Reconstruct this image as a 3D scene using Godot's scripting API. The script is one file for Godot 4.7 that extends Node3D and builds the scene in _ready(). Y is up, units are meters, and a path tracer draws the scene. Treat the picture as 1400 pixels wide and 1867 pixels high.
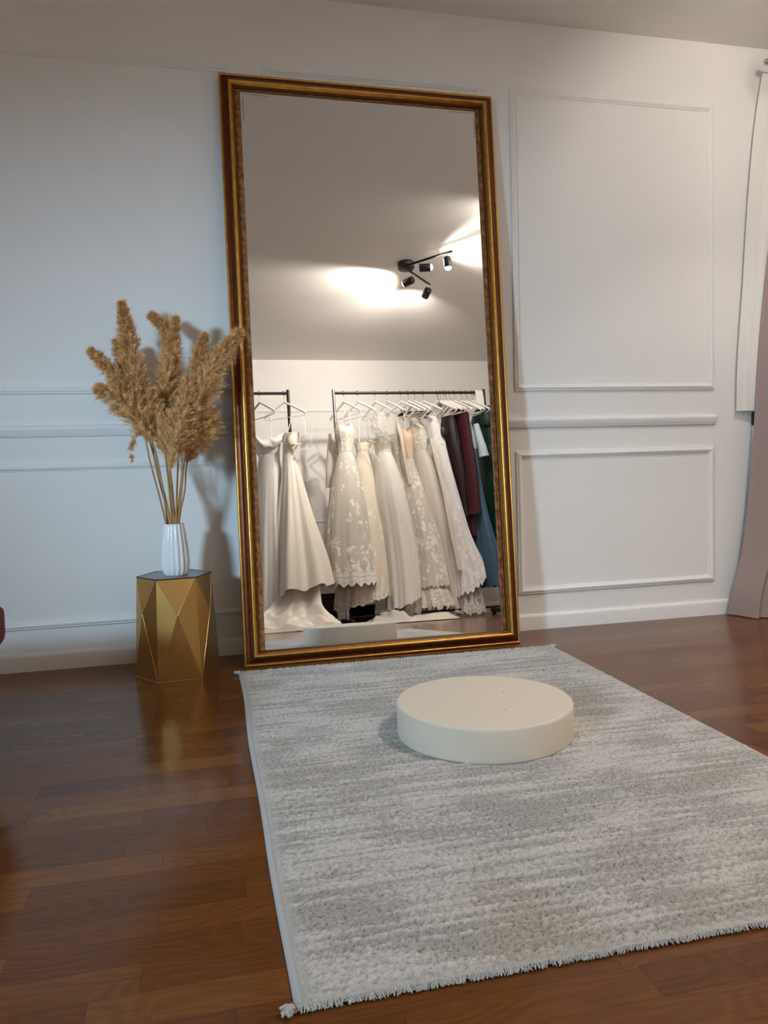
extends Node3D

# ---------------------------------------------------------------- bookkeeping
var used := {}
var rng := RandomNumberGenerator.new()
var M := {}

func numbered(called: String) -> String:
	var k = used.get(called, -1) + 1
	used[called] = k
	return called if k == 0 else "%s_%03d" % [called, k]

func tag(o: Node, label: String, category: String, group := "", kind := "") -> Node:
	if label != "": o.set_meta("label", label)
	if category != "": o.set_meta("category", category)
	if group != "": o.set_meta("group", group)
	if kind != "": o.set_meta("kind", kind)
	return o

func thing(called: String, label: String, category: String, at := Vector3.ZERO, group := "", kind := "") -> Node3D:
	var o := Node3D.new()
	o.name = numbered(called)
	add_child(o, true)
	o.position = at
	tag(o, label, category, group, kind)
	return o

func put(called: String, mesh: Mesh, m: Material, parent: Node3D = null, xf := Transform3D.IDENTITY, label := "") -> MeshInstance3D:
	var o := MeshInstance3D.new()
	o.name = called if parent else numbered(called)
	o.mesh = mesh
	o.material_override = m
	o.transform = xf
	o.cast_shadow = GeometryInstance3D.SHADOW_CASTING_SETTING_ON
	if parent: parent.add_child(o, true)
	else: add_child(o, true)
	if label != "": o.set_meta("label", label)
	return o

# ---------------------------------------------------------------- mesh helpers
func new_st() -> SurfaceTool:
	var s := SurfaceTool.new()
	s.begin(Mesh.PRIMITIVE_TRIANGLES)
	return s

func done(s: SurfaceTool) -> ArrayMesh:
	s.generate_normals()
	return s.commit()

# a grid of points (rows of equal length) as one smooth sheet; uv = (column, row) in 0..1 times the scale
func grid(pts: Array, uvs := Vector2(1, 1), cols: Array = [], flat := false) -> ArrayMesh:
	var s := new_st()
	var nr := pts.size()
	var nc: int = pts[0].size()
	s.set_smooth_group(-1 if flat else 0)
	for r in nr:
		for c in nc:
			s.set_uv(Vector2(float(c) / (nc - 1) * uvs.x, float(r) / (nr - 1) * uvs.y))
			if not cols.is_empty(): s.set_color(cols[r][c])
			s.set_smooth_group(-1 if flat else 0)
			s.add_vertex(pts[r][c])
	for r in nr - 1:
		for c in nc - 1:
			var a := r * nc + c
			for i in [a, a + 1, a + nc, a + 1, a + nc + 1, a + nc]: s.add_index(i)
	s.generate_normals()
	return s.commit()

func quad(s: SurfaceTool, a: Vector3, b: Vector3, c: Vector3, d: Vector3, ua := Vector2(0, 0), ub := Vector2(1, 0), uc := Vector2(1, 1), ud := Vector2(0, 1)) -> void:
	s.set_smooth_group(-1)
	var p := [a, b, c, a, c, d]
	var u := [ua, ub, uc, ua, uc, ud]
	for i in 6:
		s.set_uv(u[i])
		s.add_vertex(p[i])

func tri(s: SurfaceTool, a: Vector3, b: Vector3, c: Vector3) -> void:
	s.set_smooth_group(-1)
	for p in [a, b, c]: s.add_vertex(p)

# box from lo to hi, its edges chamfered by b
func add_box(s: SurfaceTool, lo: Vector3, hi: Vector3, b := 0.0) -> void:
	var c := (lo + hi) / 2
	var h := (hi - lo) / 2
	b = minf(b, minf(h.x, minf(h.y, h.z)) * 0.9)
	for ax in 3:
		for sg in [-1.0, 1.0]:
			var u := (ax + 1) % 3
			var w := (ax + 2) % 3
			var q := []
			for k in [[-1, -1], [1, -1], [1, 1], [-1, 1]]:
				var p := Vector3.ZERO
				p[ax] = sg * h[ax]
				p[u] = k[0] * (h[u] - b)
				p[w] = k[1] * (h[w] - b)
				q.append(c + p)
			if sg > 0: quad(s, q[3], q[2], q[1], q[0])
			else: quad(s, q[0], q[1], q[2], q[3])
	if b <= 0.0: return
	for ax in 3:
		var u := (ax + 1) % 3
		var w := (ax + 2) % 3
		for su in [-1.0, 1.0]:
			for sw in [-1.0, 1.0]:
				var q := []
				for e in [[-1, 0], [1, 0], [1, 1], [-1, 1]]:
					var p := Vector3.ZERO
					p[ax] = e[0] * (h[ax] - b)
					p[u] = su * (h[u] - (b if e[1] == 0 else 0.0))
					p[w] = sw * (h[w] - (0.0 if e[1] == 0 else b))
					q.append(c + p)
				if su * sw > 0: quad(s, q[0], q[1], q[2], q[3])
				else: quad(s, q[3], q[2], q[1], q[0])
	for sx in [-1.0, 1.0]:
		for sy in [-1.0, 1.0]:
			for sz in [-1.0, 1.0]:
				var x := c + Vector3(sx * h.x, sy * (h.y - b), sz * (h.z - b))
				var y := c + Vector3(sx * (h.x - b), sy * h.y, sz * (h.z - b))
				var z := c + Vector3(sx * (h.x - b), sy * (h.y - b), sz * h.z)
				if sx * sy * sz > 0: tri(s, x, z, y)
				else: tri(s, x, y, z)

func box(lo: Vector3, hi: Vector3, b := 0.0) -> ArrayMesh:
	var s := new_st()
	add_box(s, lo, hi, b)
	return done(s)

# profile points (radius, height) turned about y
func lathe(prof: Array, seg := 48, flute := 0, depth := 0.0) -> ArrayMesh:
	var pts := []
	for p in prof:
		var row := []
		for k in seg + 1:
			var a := TAU * k / seg
			var r: float = p.x
			if flute > 0: r *= 1.0 - depth * (1.0 - pow(absf(sin(a * flute / 2.0)), 0.7)) * (p.z if p is Vector3 else 1.0)
			row.append(Vector3(cos(a) * r, p.y, sin(a) * r))
		pts.append(row)
	return grid(pts)

func add_tube(s: SurfaceTool, path: Array, r0: float, r1: float, seg := 8, cap := true) -> void:
	var rings := []
	var side := Vector3.ZERO
	for i in path.size():
		var d: Vector3 = (path[mini(i + 1, path.size() - 1)] - path[maxi(i - 1, 0)]).normalized()
		if side == Vector3.ZERO:
			side = d.cross(Vector3.UP if absf(d.y) < 0.9 else Vector3.RIGHT).normalized()
		side = (side - d * side.dot(d)).normalized()
		var up := d.cross(side)
		var r := lerpf(r0, r1, float(i) / (path.size() - 1))
		var ring := []
		for k in seg: ring.append(path[i] + (side * cos(TAU * k / seg) + up * sin(TAU * k / seg)) * r)
		rings.append(ring)
	s.set_smooth_group(0)
	for i in rings.size() - 1:
		for k in seg:
			var n := (k + 1) % seg
			for v in [rings[i][k], rings[i + 1][k], rings[i][n], rings[i][n], rings[i + 1][k], rings[i + 1][n]]: s.add_vertex(v)
	if cap:
		s.set_smooth_group(-1)
		for k in range(1, seg - 1):
			for v in [rings[0][0], rings[0][k], rings[0][k + 1]]: s.add_vertex(v)
			for v in [rings[-1][0], rings[-1][k + 1], rings[-1][k]]: s.add_vertex(v)

func tube(path: Array, r0: float, r1 := -1.0, seg := 8) -> ArrayMesh:
	var s := new_st()
	add_tube(s, path, r0, r0 if r1 < 0 else r1, seg)
	return done(s)

func curve(a: Vector3, b: Vector3, c: Vector3, d: Vector3, n := 12) -> Array:
	var o := []
	for i in n + 1: o.append(a.bezier_interpolate(b, c, d, float(i) / n))
	return o

func spline(p: Array, t: float):
	var f := clampf(t, 0, 1) * (p.size() - 1)
	var i := mini(int(f), p.size() - 2)
	f -= i
	var p0 = p[maxi(i - 1, 0)]
	var p1 = p[i]
	var p2 = p[i + 1]
	var p3 = p[mini(i + 2, p.size() - 1)]
	return 0.5 * (2 * p1 + (p2 - p0) * f + (2 * p0 - 5 * p1 + 4 * p2 - p3) * f * f + (3 * p1 - p0 - 3 * p2 + p3) * f * f * f)

# one side of a mitred rectangular moulding in the xy plane; profile points are (inwards, outwards)
func moulding_side(lo: Vector2, hi: Vector2, side: int, prof: Array) -> ArrayMesh:
	var pts := []
	var length := (hi.x - lo.x) if side % 2 == 0 else (hi.y - lo.y)
	for p in prof:
		var a := Vector3.ZERO
		var b := Vector3.ZERO
		match side:
			0:
				a = Vector3(lo.x + p.x, lo.y + p.x, p.y); b = Vector3(hi.x - p.x, lo.y + p.x, p.y)
			1:
				a = Vector3(hi.x - p.x, lo.y + p.x, p.y); b = Vector3(hi.x - p.x, hi.y - p.x, p.y)
			2:
				a = Vector3(hi.x - p.x, hi.y - p.x, p.y); b = Vector3(lo.x + p.x, hi.y - p.x, p.y)
			3:
				a = Vector3(lo.x + p.x, hi.y - p.x, p.y); b = Vector3(lo.x + p.x, lo.y + p.x, p.y)
		pts.append([b, a])
	return grid(pts, Vector2(length, 1), [], prof.size() < 5)

# ---------------------------------------------------------------- materials
func mat(c: Color, rough := 0.6, metal := 0.0) -> StandardMaterial3D:
	var m := StandardMaterial3D.new()
	m.albedo_color = c
	m.roughness = rough
	m.metallic = metal
	m.cull_mode = BaseMaterial3D.CULL_DISABLED
	return m

func rgb(r: int, g: int, b: int) -> Color:
	return Color(r / 255.0, g / 255.0, b / 255.0)

func noise(freq: float, sd: int, oct := 3) -> FastNoiseLite:
	var n := FastNoiseLite.new()
	n.seed = sd
	n.frequency = freq
	n.noise_type = FastNoiseLite.TYPE_SIMPLEX_SMOOTH
	n.fractal_octaves = oct
	return n

func noise_tex(n: FastNoiseLite, w: int, lo: Color, hi: Color, bump := false) -> Texture2D:
	var im := n.get_seamless_image(w, w)
	im.convert(Image.FORMAT_RGB8)
	if not bump:
		for y in w:
			for x in w:
				im.set_pixel(x, y, lo.lerp(hi, im.get_pixel(x, y).r))
	return ImageTexture.create_from_image(im)

func tri_map(m: StandardMaterial3D, sc: float) -> void:
	m.uv1_triplanar = true
	m.uv1_scale = Vector3(sc, sc, sc)

func wood_image(sd: int) -> Image:
	var w := 640
	var h := 96
	var im := Image.create(w, h, false, Image.FORMAT_RGB8)
	var fine := noise(0.02, sd, 3)
	var ring := noise(0.004, sd + 7, 2)
	var pore := noise(0.06, sd + 13, 2)
	for y in h:
		for x in w:
			var q := ring.get_noise_2d(x * 0.55, y * 1.1)
			var bands := 0.5 + 0.5 * sin((y * 0.05 + q * 9.0) * 2.6)
			var f := fine.get_noise_2d(x * 0.10, y * 6.0)
			var p := pore.get_noise_2d(x * 0.10, y * 9.0)
			var v := 0.86 + 0.07 * (bands - 0.5) + 0.07 * f - 0.05 * maxf(0.0, p - 0.1)
			im.set_pixel(x, y, Color(clampf(v * 1.02, 0, 1), clampf(v * 0.98, 0, 1), clampf(v * 0.92, 0, 1)))
	return im

func disc_px(im: Image, cx: float, cy: float, r: float, c: Color) -> void:
	var w := im.get_width()
	var h := im.get_height()
	for y in range(maxi(0, int(cy - r)), mini(h, int(cy + r) + 1)):
		for x in range(int(cx - r), int(cx + r) + 1):
			if Vector2(x - cx, y - cy).length() <= r:
				im.set_pixel(posmod(x, w), y, c)

func flower(im: Image, cx: float, cy: float, r: float, c: Color, g: Color) -> void:
	var a0 := rng.randf() * TAU
	for k in 5:
		var a := a0 + TAU * k / 5
		disc_px(im, cx + cos(a) * r * 0.6, cy + sin(a) * r * 0.6, r * 0.48, c)
	disc_px(im, cx, cy, r * 0.2, g)

# tulle ground with embroidered flowers, sprays of leaves and (optionally) a dense eyelet border towards the hem
func lace_image(sd: int, w: int, h: int, ground: Color, thread: Color, n: int, border: float, size: float) -> Image:
	rng.seed = sd
	var im := Image.create(w, h, false, Image.FORMAT_RGB8)
	im.fill(ground)
	var g := ground.lerp(thread, 0.25)
	for k in n:
		var x := rng.randf() * w
		var y := pow(rng.randf(), 0.75) * h * (1.0 - border * 0.8)
		for q in 4:
			var a := rng.randf() * TAU
			var d := size * rng.randf_range(0.2, 2.2)
			flower(im, x + cos(a) * d, y + sin(a) * d * 1.5, size * rng.randf_range(0.45, 1.0), thread, g)
		for q in 14:
			var a := rng.randf() * TAU
			var d := size * rng.randf_range(0.8, 3.4)
			disc_px(im, x + cos(a) * d, y + sin(a) * d * 1.4, size * rng.randf_range(0.14, 0.3), thread)
	if border > 0:
		var top := h * (1.0 - border)
		for k in 7:
			var x := (k + 0.5) * w / 7.0
			for q in 9: flower(im, x + rng.randf_range(-1, 1) * size * (0.5 + q * 0.16), top - size * 4.0 + q * size * 1.0, size * (0.5 + q * 0.09), thread, g)
		for y in range(int(top + size * 4), h):
			for x in w: im.set_pixel(x, y, thread)
		var rows := int((h - top - size * 4) / (size * 1.25))
		for j in rows:
			var m := int(w / (size * (1.5 if j % 2 == 0 else 1.1)))
			for k in m: disc_px(im, (k + 0.5 * (j % 2)) * w / m, top + size * 4.6 + j * size * 1.25, size * (0.40 if j % 3 == 0 else 0.26), ground.darkened(0.22))
	return im

func lace_mat(im: Image, rough := 0.75) -> StandardMaterial3D:
	var m := mat(Color.WHITE, rough)
	m.albedo_texture = ImageTexture.create_from_image(im)
	m.rim_enabled = true
	m.rim = 0.3
	return m

# ---------------------------------------------------------------- gowns
# rows are (height, x, half width) from the top down; a point of the cloth at t (down) and angle a
func cloth_point(rows: Array, o: Dictionary, t: float, a: float) -> Vector3:
	var r = spline(rows, t)
	var hw: float = r.z
	var hd: float = clampf(hw * o.get("deep", 1.2), o.get("dmin", 0.05), o.get("dmax", 0.24))
	var f: float = o.get("fold", 0.0) * smoothstep(o.get("from", 0.0), 1.0, t)
	var n: int = o.get("n", 9)
	var ph: float = o.get("ph", 0.0)
	var k := 1.0 + f * (sin(n * a + ph + 0.7 * sin(2 * a + ph)) + 0.45 * sin((n * 2 + 1) * a + ph * 2 + t * 1.5) + 0.25 * sin(3 * a + t * 2.0))
	var z := hd * k * sin(a)
	var y: float = r.x
	var e: float = smoothstep(0.93, 1.0, t)
	y -= e * o.get("scallop", 0.0) * (absf(sin(a * o.get("scn", 14))) - 0.5)
	y += smoothstep(0.5, 1.0, t) * (o.get("tilt", 0.0) * cos(a) + f * 0.12 * sin(n * a + ph))
	y += (1.0 - smoothstep(0.0, 0.5, t)) * o.get("cup", 0.0) * (absf(cos(a * 1.0)) - 0.4)
	return Vector3(r.y + hw * k * cos(a) - o.get("lean", 0.25) * z, maxf(y, 0.006), o.z + z)

func cloth(rows: Array, o: Dictionary, nr := 46, nc := 100) -> ArrayMesh:
	var pts := []
	for i in nr + 1:
		var row := []
		for k in nc + 1: row.append(cloth_point(rows, o, float(i) / nr, TAU * k / nc))
		pts.append(row)
	return grid(pts, Vector2(o.get("ur", 2.0), 1.0))

func gown(called: String, label: String, rows: Array, waist: int, o: Dictionary, bodice_m: Material, skirt_m: Material, group := "bridal gowns on the right rack") -> Node3D:
	var g := thing(called, label, "dress", Vector3.ZERO, group)
	var b := o.duplicate()
	b.fold = o.get("bfold", 0.035)
	b.from = -0.5
	b.scallop = 0.0
	b.tilt = 0.0
	put("bodice", cloth(rows.slice(0, waist + 1), b, 18, 64), bodice_m, g)
	var s := o.duplicate()
	s.cup = 0.0
	put("skirt", cloth(rows.slice(waist), s), skirt_m, g)
	return g

func strap(g: Node3D, path: Array, r: float, m: Material, called := "strap") -> void:
	put(called, tube(path, r, r, 6), m, g)

# a loose ribbon of cloth, w wide, along a path
func ribbon(path: Array, w: float, lift: Vector3, nw := 5, curl := 0.3) -> ArrayMesh:
	var pts := []
	for j in nw + 1:
		var row := []
		var v := float(j) / nw - 0.5
		for i in 25:
			var t := i / 24.0
			var p: Vector3 = spline(path, t)
			row.append(p + lift * w * v + Vector3(0, 0, -1) * w * curl * cos(v * PI) + Vector3(0, sin(t * 17.0) * 0.1, cos(t * 13.0 + v * 4) * 0.12) * w)
		pts.append(row)
	return grid(pts)

func make_hanger(m: Material, wire: Material) -> Node3D:
	var h := Node3D.new()
	var hook := []
	for i in 11:
		var a := -0.5 * PI + TAU * 0.62 * i / 10.0
		hook.append(Vector3(0.0, 0.0 + 0.021 * sin(-a), 0.021 * cos(a)))
	hook.reverse()
	hook.append(Vector3(0, -0.05, 0))
	hook.append(Vector3(0, -0.085, 0))
	var s := new_st()
	add_tube(s, hook, 0.0019, 0.0019, 6)
	put("hook", done(s), wire, h)
	var s2 := new_st()
	for sg in [-1.0, 1.0]:
		add_tube(s2, curve(Vector3(0, -0.082, 0), Vector3(0, -0.11, sg * 0.04), Vector3(0, -0.14, sg * 0.11), Vector3(0, -0.205, sg * 0.20)), 0.0095, 0.0105, 8)
		add_tube(s2, [Vector3(0, -0.205, sg * 0.20), Vector3(0, -0.222, sg * 0.18), Vector3(0, -0.222, 0)], 0.0035, 0.0035, 6)
	put("shoulders", done(s2), m, h)
	return h

var hanger0: Node3D
func hang(x: float, z: float, turn: float, label: String, group := "white hangers on the clothes rails", rail := 2.045) -> void:
	var h: Node3D = hanger0.duplicate()
	h.name = numbered("clothes_hanger")
	add_child(h, true)
	h.position = Vector3(x, rail + 0.004, z)
	h.rotation.y = turn
	tag(h, label, "hanger", group)

# ---------------------------------------------------------------- pampas
func pampas(p: Array, w: float, mouth: Vector3, label: String, seed_n: int, plume_m: Material, stem_m: Material, dens := 1.0) -> void:
	rng.seed = seed_n
	var t0 := thing("pampas_stem", label, "dried grass", Vector3.ZERO, "dried pampas grass stems in the white vase")
	var dir: Vector3 = (p[0] - mouth).normalized()
	var foot: Vector3 = Vector3(-0.096, 0.38, 0.22) + Vector3(rng.randf_range(-0.015, 0.015), 0, rng.randf_range(-0.015, 0.015))
	var path := [foot, mouth, p[0] - dir * 0.10 + Vector3(rng.randf_range(-.006, .006), 0, 0), p[0], p[1]]
	var pp := []
	for i in 21: pp.append(spline(path, i / 20.0))
	put("stem", tube(pp, 0.0040, 0.0018, 8), stem_m, t0)
	var s := new_st()
	var length: float = p[0].distance_to(p[1]) + p[1].distance_to(p[2]) + p[2].distance_to(p[3])
	var branches := int(190 * dens * length / 0.4 * clampf(w / 0.035, 0.4, 1.35))
	s.set_smooth_group(-1)
	for b in branches:
		var t := pow(rng.randf(), 0.85) * 0.98
		var c: Vector3 = spline(p, t)
		var ax: Vector3 = (spline(p, minf(t + 0.04, 1.0)) - spline(p, maxf(t - 0.04, 0.0))).normalized()
		var taper := pow(clampf((1.0 - t) * 1.5, 0, 1), 0.85) * clampf(0.45 + t * 3.0, 0, 1)
		var a := rng.randf() * TAU
		var sx := ax.cross(Vector3(0.3, 0.1, 1)).normalized()
		var out := (sx * cos(a) + ax.cross(sx) * sin(a)).normalized()
		var bl := w * (0.55 + 0.6 * rng.randf()) * (0.08 + 0.92 * taper)
		# a side branch: climbs along the plume, then nods outwards
		var b0 := c
		var b1 := c + ax * bl * 0.7 + out * bl * 0.5
		var b2 := c + ax * bl * 1.35 + out * bl * 0.95
		var b3 := c + ax * bl * 1.6 + out * bl * 1.2 - Vector3(0, bl * 0.2, 0)
		var shade := rng.randf_range(0.75, 1.15)
		for q in 70:
			var u := rng.randf()
			var o: Vector3 = b0.bezier_interpolate(b1, b2, b3, u)
			var td: Vector3 = (b0.bezier_interpolate(b1, b2, b3, minf(u + 0.05, 1.0)) - b0.bezier_interpolate(b1, b2, b3, maxf(u - 0.05, 0.0))).normalized()
			var rd := Vector3(rng.randfn(), rng.randfn(), rng.randfn()).normalized()
			o += rd * 0.0022
			var hl := rng.randf_range(0.005, 0.014) if q % 5 != 0 else rng.randf_range(0.012, 0.024)
			var e := o + (td * 0.7 + rd * 0.75).normalized() * hl
			var wv := td.cross(rd).normalized() * rng.randf_range(0.0004, 0.0009)
			var sh := shade * rng.randf_range(0.85, 1.15)
			s.set_color(Color(0.92 * sh, 0.58 * sh, 0.25 * sh))
			for v in [o - wv, o + wv, e]: s.add_vertex(v)
	s.generate_normals()
	put("plume", s.commit(), plume_m, t0)

# ---------------------------------------------------------------- scene
func _ready() -> void:
	rng.seed = 11
	setup_view()
	setup_materials()
	build_room()
	build_floor()
	build_mirror()
	build_rug()
	build_plinth()
	build_table()
	build_curtains()
	build_bench()
	build_lamp()
	build_racks()
	build_gowns()
	build_floor_items()

const DAY := Color(0.74, 0.89, 1.0)
const WARM := Color(1.0, 0.965, 0.925)

func setup_view() -> void:
	var cam := Camera3D.new()
	cam.name = "camera"
	cam.transform = Transform3D(Basis(Vector3(0.97224, -0.0285, 0.23226), Vector3(0.04219, 0.99764, -0.05419), Vector3(-0.23017, 0.06248, 0.97114)).orthonormalized(), Vector3(0, 0.754, 3.1632))
	cam.fov = rad_to_deg(2.0 * atan(933.5 / 1413.47))
	cam.near = 0.02
	add_child(cam)
	cam.current = true
	var env := Environment.new()
	env.background_mode = Environment.BG_COLOR
	env.background_color = Color(0.82, 0.88, 0.96)
	env.background_energy_multiplier = 2.0
	env.tonemap_mode = Environment.TONE_MAPPER_LINEAR
	env.tonemap_exposure = 1.29
	env.sdfgi_enabled = true
	env.ssao_enabled = true
	env.ssil_enabled = true
	var we := WorldEnvironment.new()
	we.name = "world_environment"
	we.environment = env
	add_child(we)
	# daylight: the patch of sky outside the window in the left wall
	var a := AreaLight3D.new()
	a.name = "daylight"
	a.area_size = Vector2(0.9, 0.9)
	a.light_color = DAY
	a.light_energy = 68.0
	a.area_range = 12.0
	a.area_attenuation = 2.0
	a.shadow_enabled = true
	add_child(a)
	a.transform = Transform3D(Basis.looking_at(Vector3(1, -0.2, -1.3), Vector3.UP), Vector3(-3.0, 1.72, 4.6))

func setup_materials() -> void:
	M.wall = mat(rgb(240, 237, 233), 0.75)
	var wn := noise(0.05, 3, 3)
	M.wall.normal_enabled = true
	M.wall.normal_texture = ImageTexture.create_from_image(bump_map(wn, 256, 1.2))
	M.wall.normal_scale = 0.12
	tri_map(M.wall, 2.2)
	M.ceiling = mat(rgb(240, 236, 231), 0.9)
	M.trim = mat(rgb(242, 239, 235), 0.5)
	M.gold = mat(rgb(226, 176, 92), 0.33, 0.95)
	M.gold.albedo_texture = noise_tex(noise(0.03, 21, 4), 256, rgb(215, 205, 190), rgb(255, 250, 240))
	tri_map(M.gold, 3.0)
	M.cove = mat(rgb(118, 64, 30), 0.36, 0.6)
	M.cove.albedo_texture = noise_tex(noise(0.03, 22, 4), 256, rgb(170, 150, 140), rgb(255, 240, 225))
	tri_map(M.cove, 6.0)
	M.slip = mat(rgb(188, 140, 90), 0.5, 0.4)
	M.slip.albedo_texture = noise_tex(noise(0.022, 23, 4), 256, rgb(120, 100, 88), rgb(255, 240, 220))
	tri_map(M.slip, 5.0)
	M.bead = mat(rgb(92, 58, 24), 0.4, 0.7)
	M.silver = mat(Color(0.98, 0.98, 0.975), 0.0, 1.0)
	M.etch = mat(rgb(105, 98, 90), 0.6)
	M.brass = mat(rgb(216, 174, 110), 0.34, 0.95)
	M.brass.albedo_texture = noise_tex(noise(0.006, 31, 2), 256, rgb(228, 220, 208), rgb(255, 252, 245))
	tri_map(M.brass, 1.6)
	M.slate = mat(rgb(136, 131, 129), 0.3, 0.2)
	M.ceramic = mat(rgb(236, 236, 236), 0.12)
	M.plume = mat(Color.WHITE, 0.9)
	M.plume.vertex_color_use_as_albedo = true
	M.plume.backlight_enabled = true
	M.plume.backlight = Color(0.5, 0.36, 0.2)
	M.stem = mat(rgb(176, 138, 88), 0.7)
	M.plinth = mat(rgb(226, 214, 196), 0.82)
	M.drape = mat(rgb(164, 142, 136), 0.8)
	M.drape.rim_enabled = true
	M.drape.rim = 0.3
	M.sheer = mat(rgb(248, 245, 240), 0.85)
	M.sheer.backlight_enabled = true
	M.sheer.backlight = Color(0.5, 0.48, 0.45)
	M.black = mat(rgb(24, 21, 21), 0.45)
	M.chrome = mat(rgb(205, 203, 200), 0.18, 1.0)
	M.darkwood = mat(rgb(52, 42, 38), 0.5)
	M.red = mat(rgb(118, 10, 24), 0.75)
	M.white = mat(rgb(238, 234, 228), 0.4)
	M.glow = mat(Color(1, 0.95, 0.85), 0.5)
	M.glow.emission_enabled = true
	M.glow.emission = Color(1.0, 0.93, 0.82)
	M.glow.emission_energy_multiplier = 6.0
	M.glass = mat(Color(0.95, 0.97, 1.0, 0.04), 0.0)
	M.glass.transparency = BaseMaterial3D.TRANSPARENCY_ALPHA
	M.label = mat(rgb(236, 232, 226), 0.8)

func bump_map(n: FastNoiseLite, w: int, s: float) -> Image:
	var im := n.get_seamless_image(w, w)
	im.convert(Image.FORMAT_RGBA8)
	im.bump_map_to_normal_map(s)
	return im

const XL := -2.2
const XR := 3.5
const ZF := 4.592
const HC := 2.6

func struct(called: String, mesh: Mesh, m: Material, label: String, category: String) -> MeshInstance3D:
	var o := put(called, mesh, m)
	tag(o, label, category, "", "structure")
	return o

# a run of wall slabs that leave one opening
func pierced(axis: int, at: float, thick: float, lo: float, hi: float, olo: float, ohi: float, ybot: float, ytop: float) -> ArrayMesh:
	var s := new_st()
	for r in [[lo, olo, 0.0, HC], [ohi, hi, 0.0, HC], [olo, ohi, 0.0, ybot], [olo, ohi, ytop, HC]]:
		if axis == 2: add_box(s, Vector3(r[0], r[2], at), Vector3(r[1], r[3], at + thick))
		else: add_box(s, Vector3(at, r[2], r[0]), Vector3(at + thick, r[3], r[1]))
	return done(s)

var trim_n := 0
const PANEL := [Vector2(0, 0), Vector2(0, 0.007), Vector2(0.003, 0.010), Vector2(0.006, 0.008), Vector2(0.009, 0.012), Vector2(0.016, 0.015), Vector2(0.022, 0.011), Vector2(0.026, 0.005), Vector2(0.028, 0.006), Vector2(0.030, 0.0)]

func panel(lo: Vector2, hi: Vector2, xf: Transform3D, label: String) -> void:
	trim_n += 1
	var t := Node3D.new()
	t.name = "trim_%d" % trim_n
	add_child(t, true)
	t.transform = xf
	tag(t, label, "wall moulding", "", "structure")
	for side in 4: put("moulding", moulding_side(lo, hi, side, PANEL), M.trim, t)

func strip(prof: Array, x0: float, x1: float, xf: Transform3D, called: String, label: String, cat: String) -> void:
	var pts := []
	for p in prof: pts.append([Vector3(x0, p.y, p.x), Vector3(x1, p.y, p.x)])
	var s := new_st()
	s.append_from(grid(pts, Vector2.ONE, [], true), 0, Transform3D.IDENTITY)
	for x in [x0, x1]:
		s.set_smooth_group(-1)
		for i in range(1, prof.size() - 1):
			for q in ([0, i, i + 1] if x == x1 else [0, i + 1, i]): s.add_vertex(Vector3(x, prof[q].y, prof[q].x))
	var o := put(called, done(s), M.trim, null, xf)
	o.name = called
	tag(o, label, cat, "", "structure")

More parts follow.
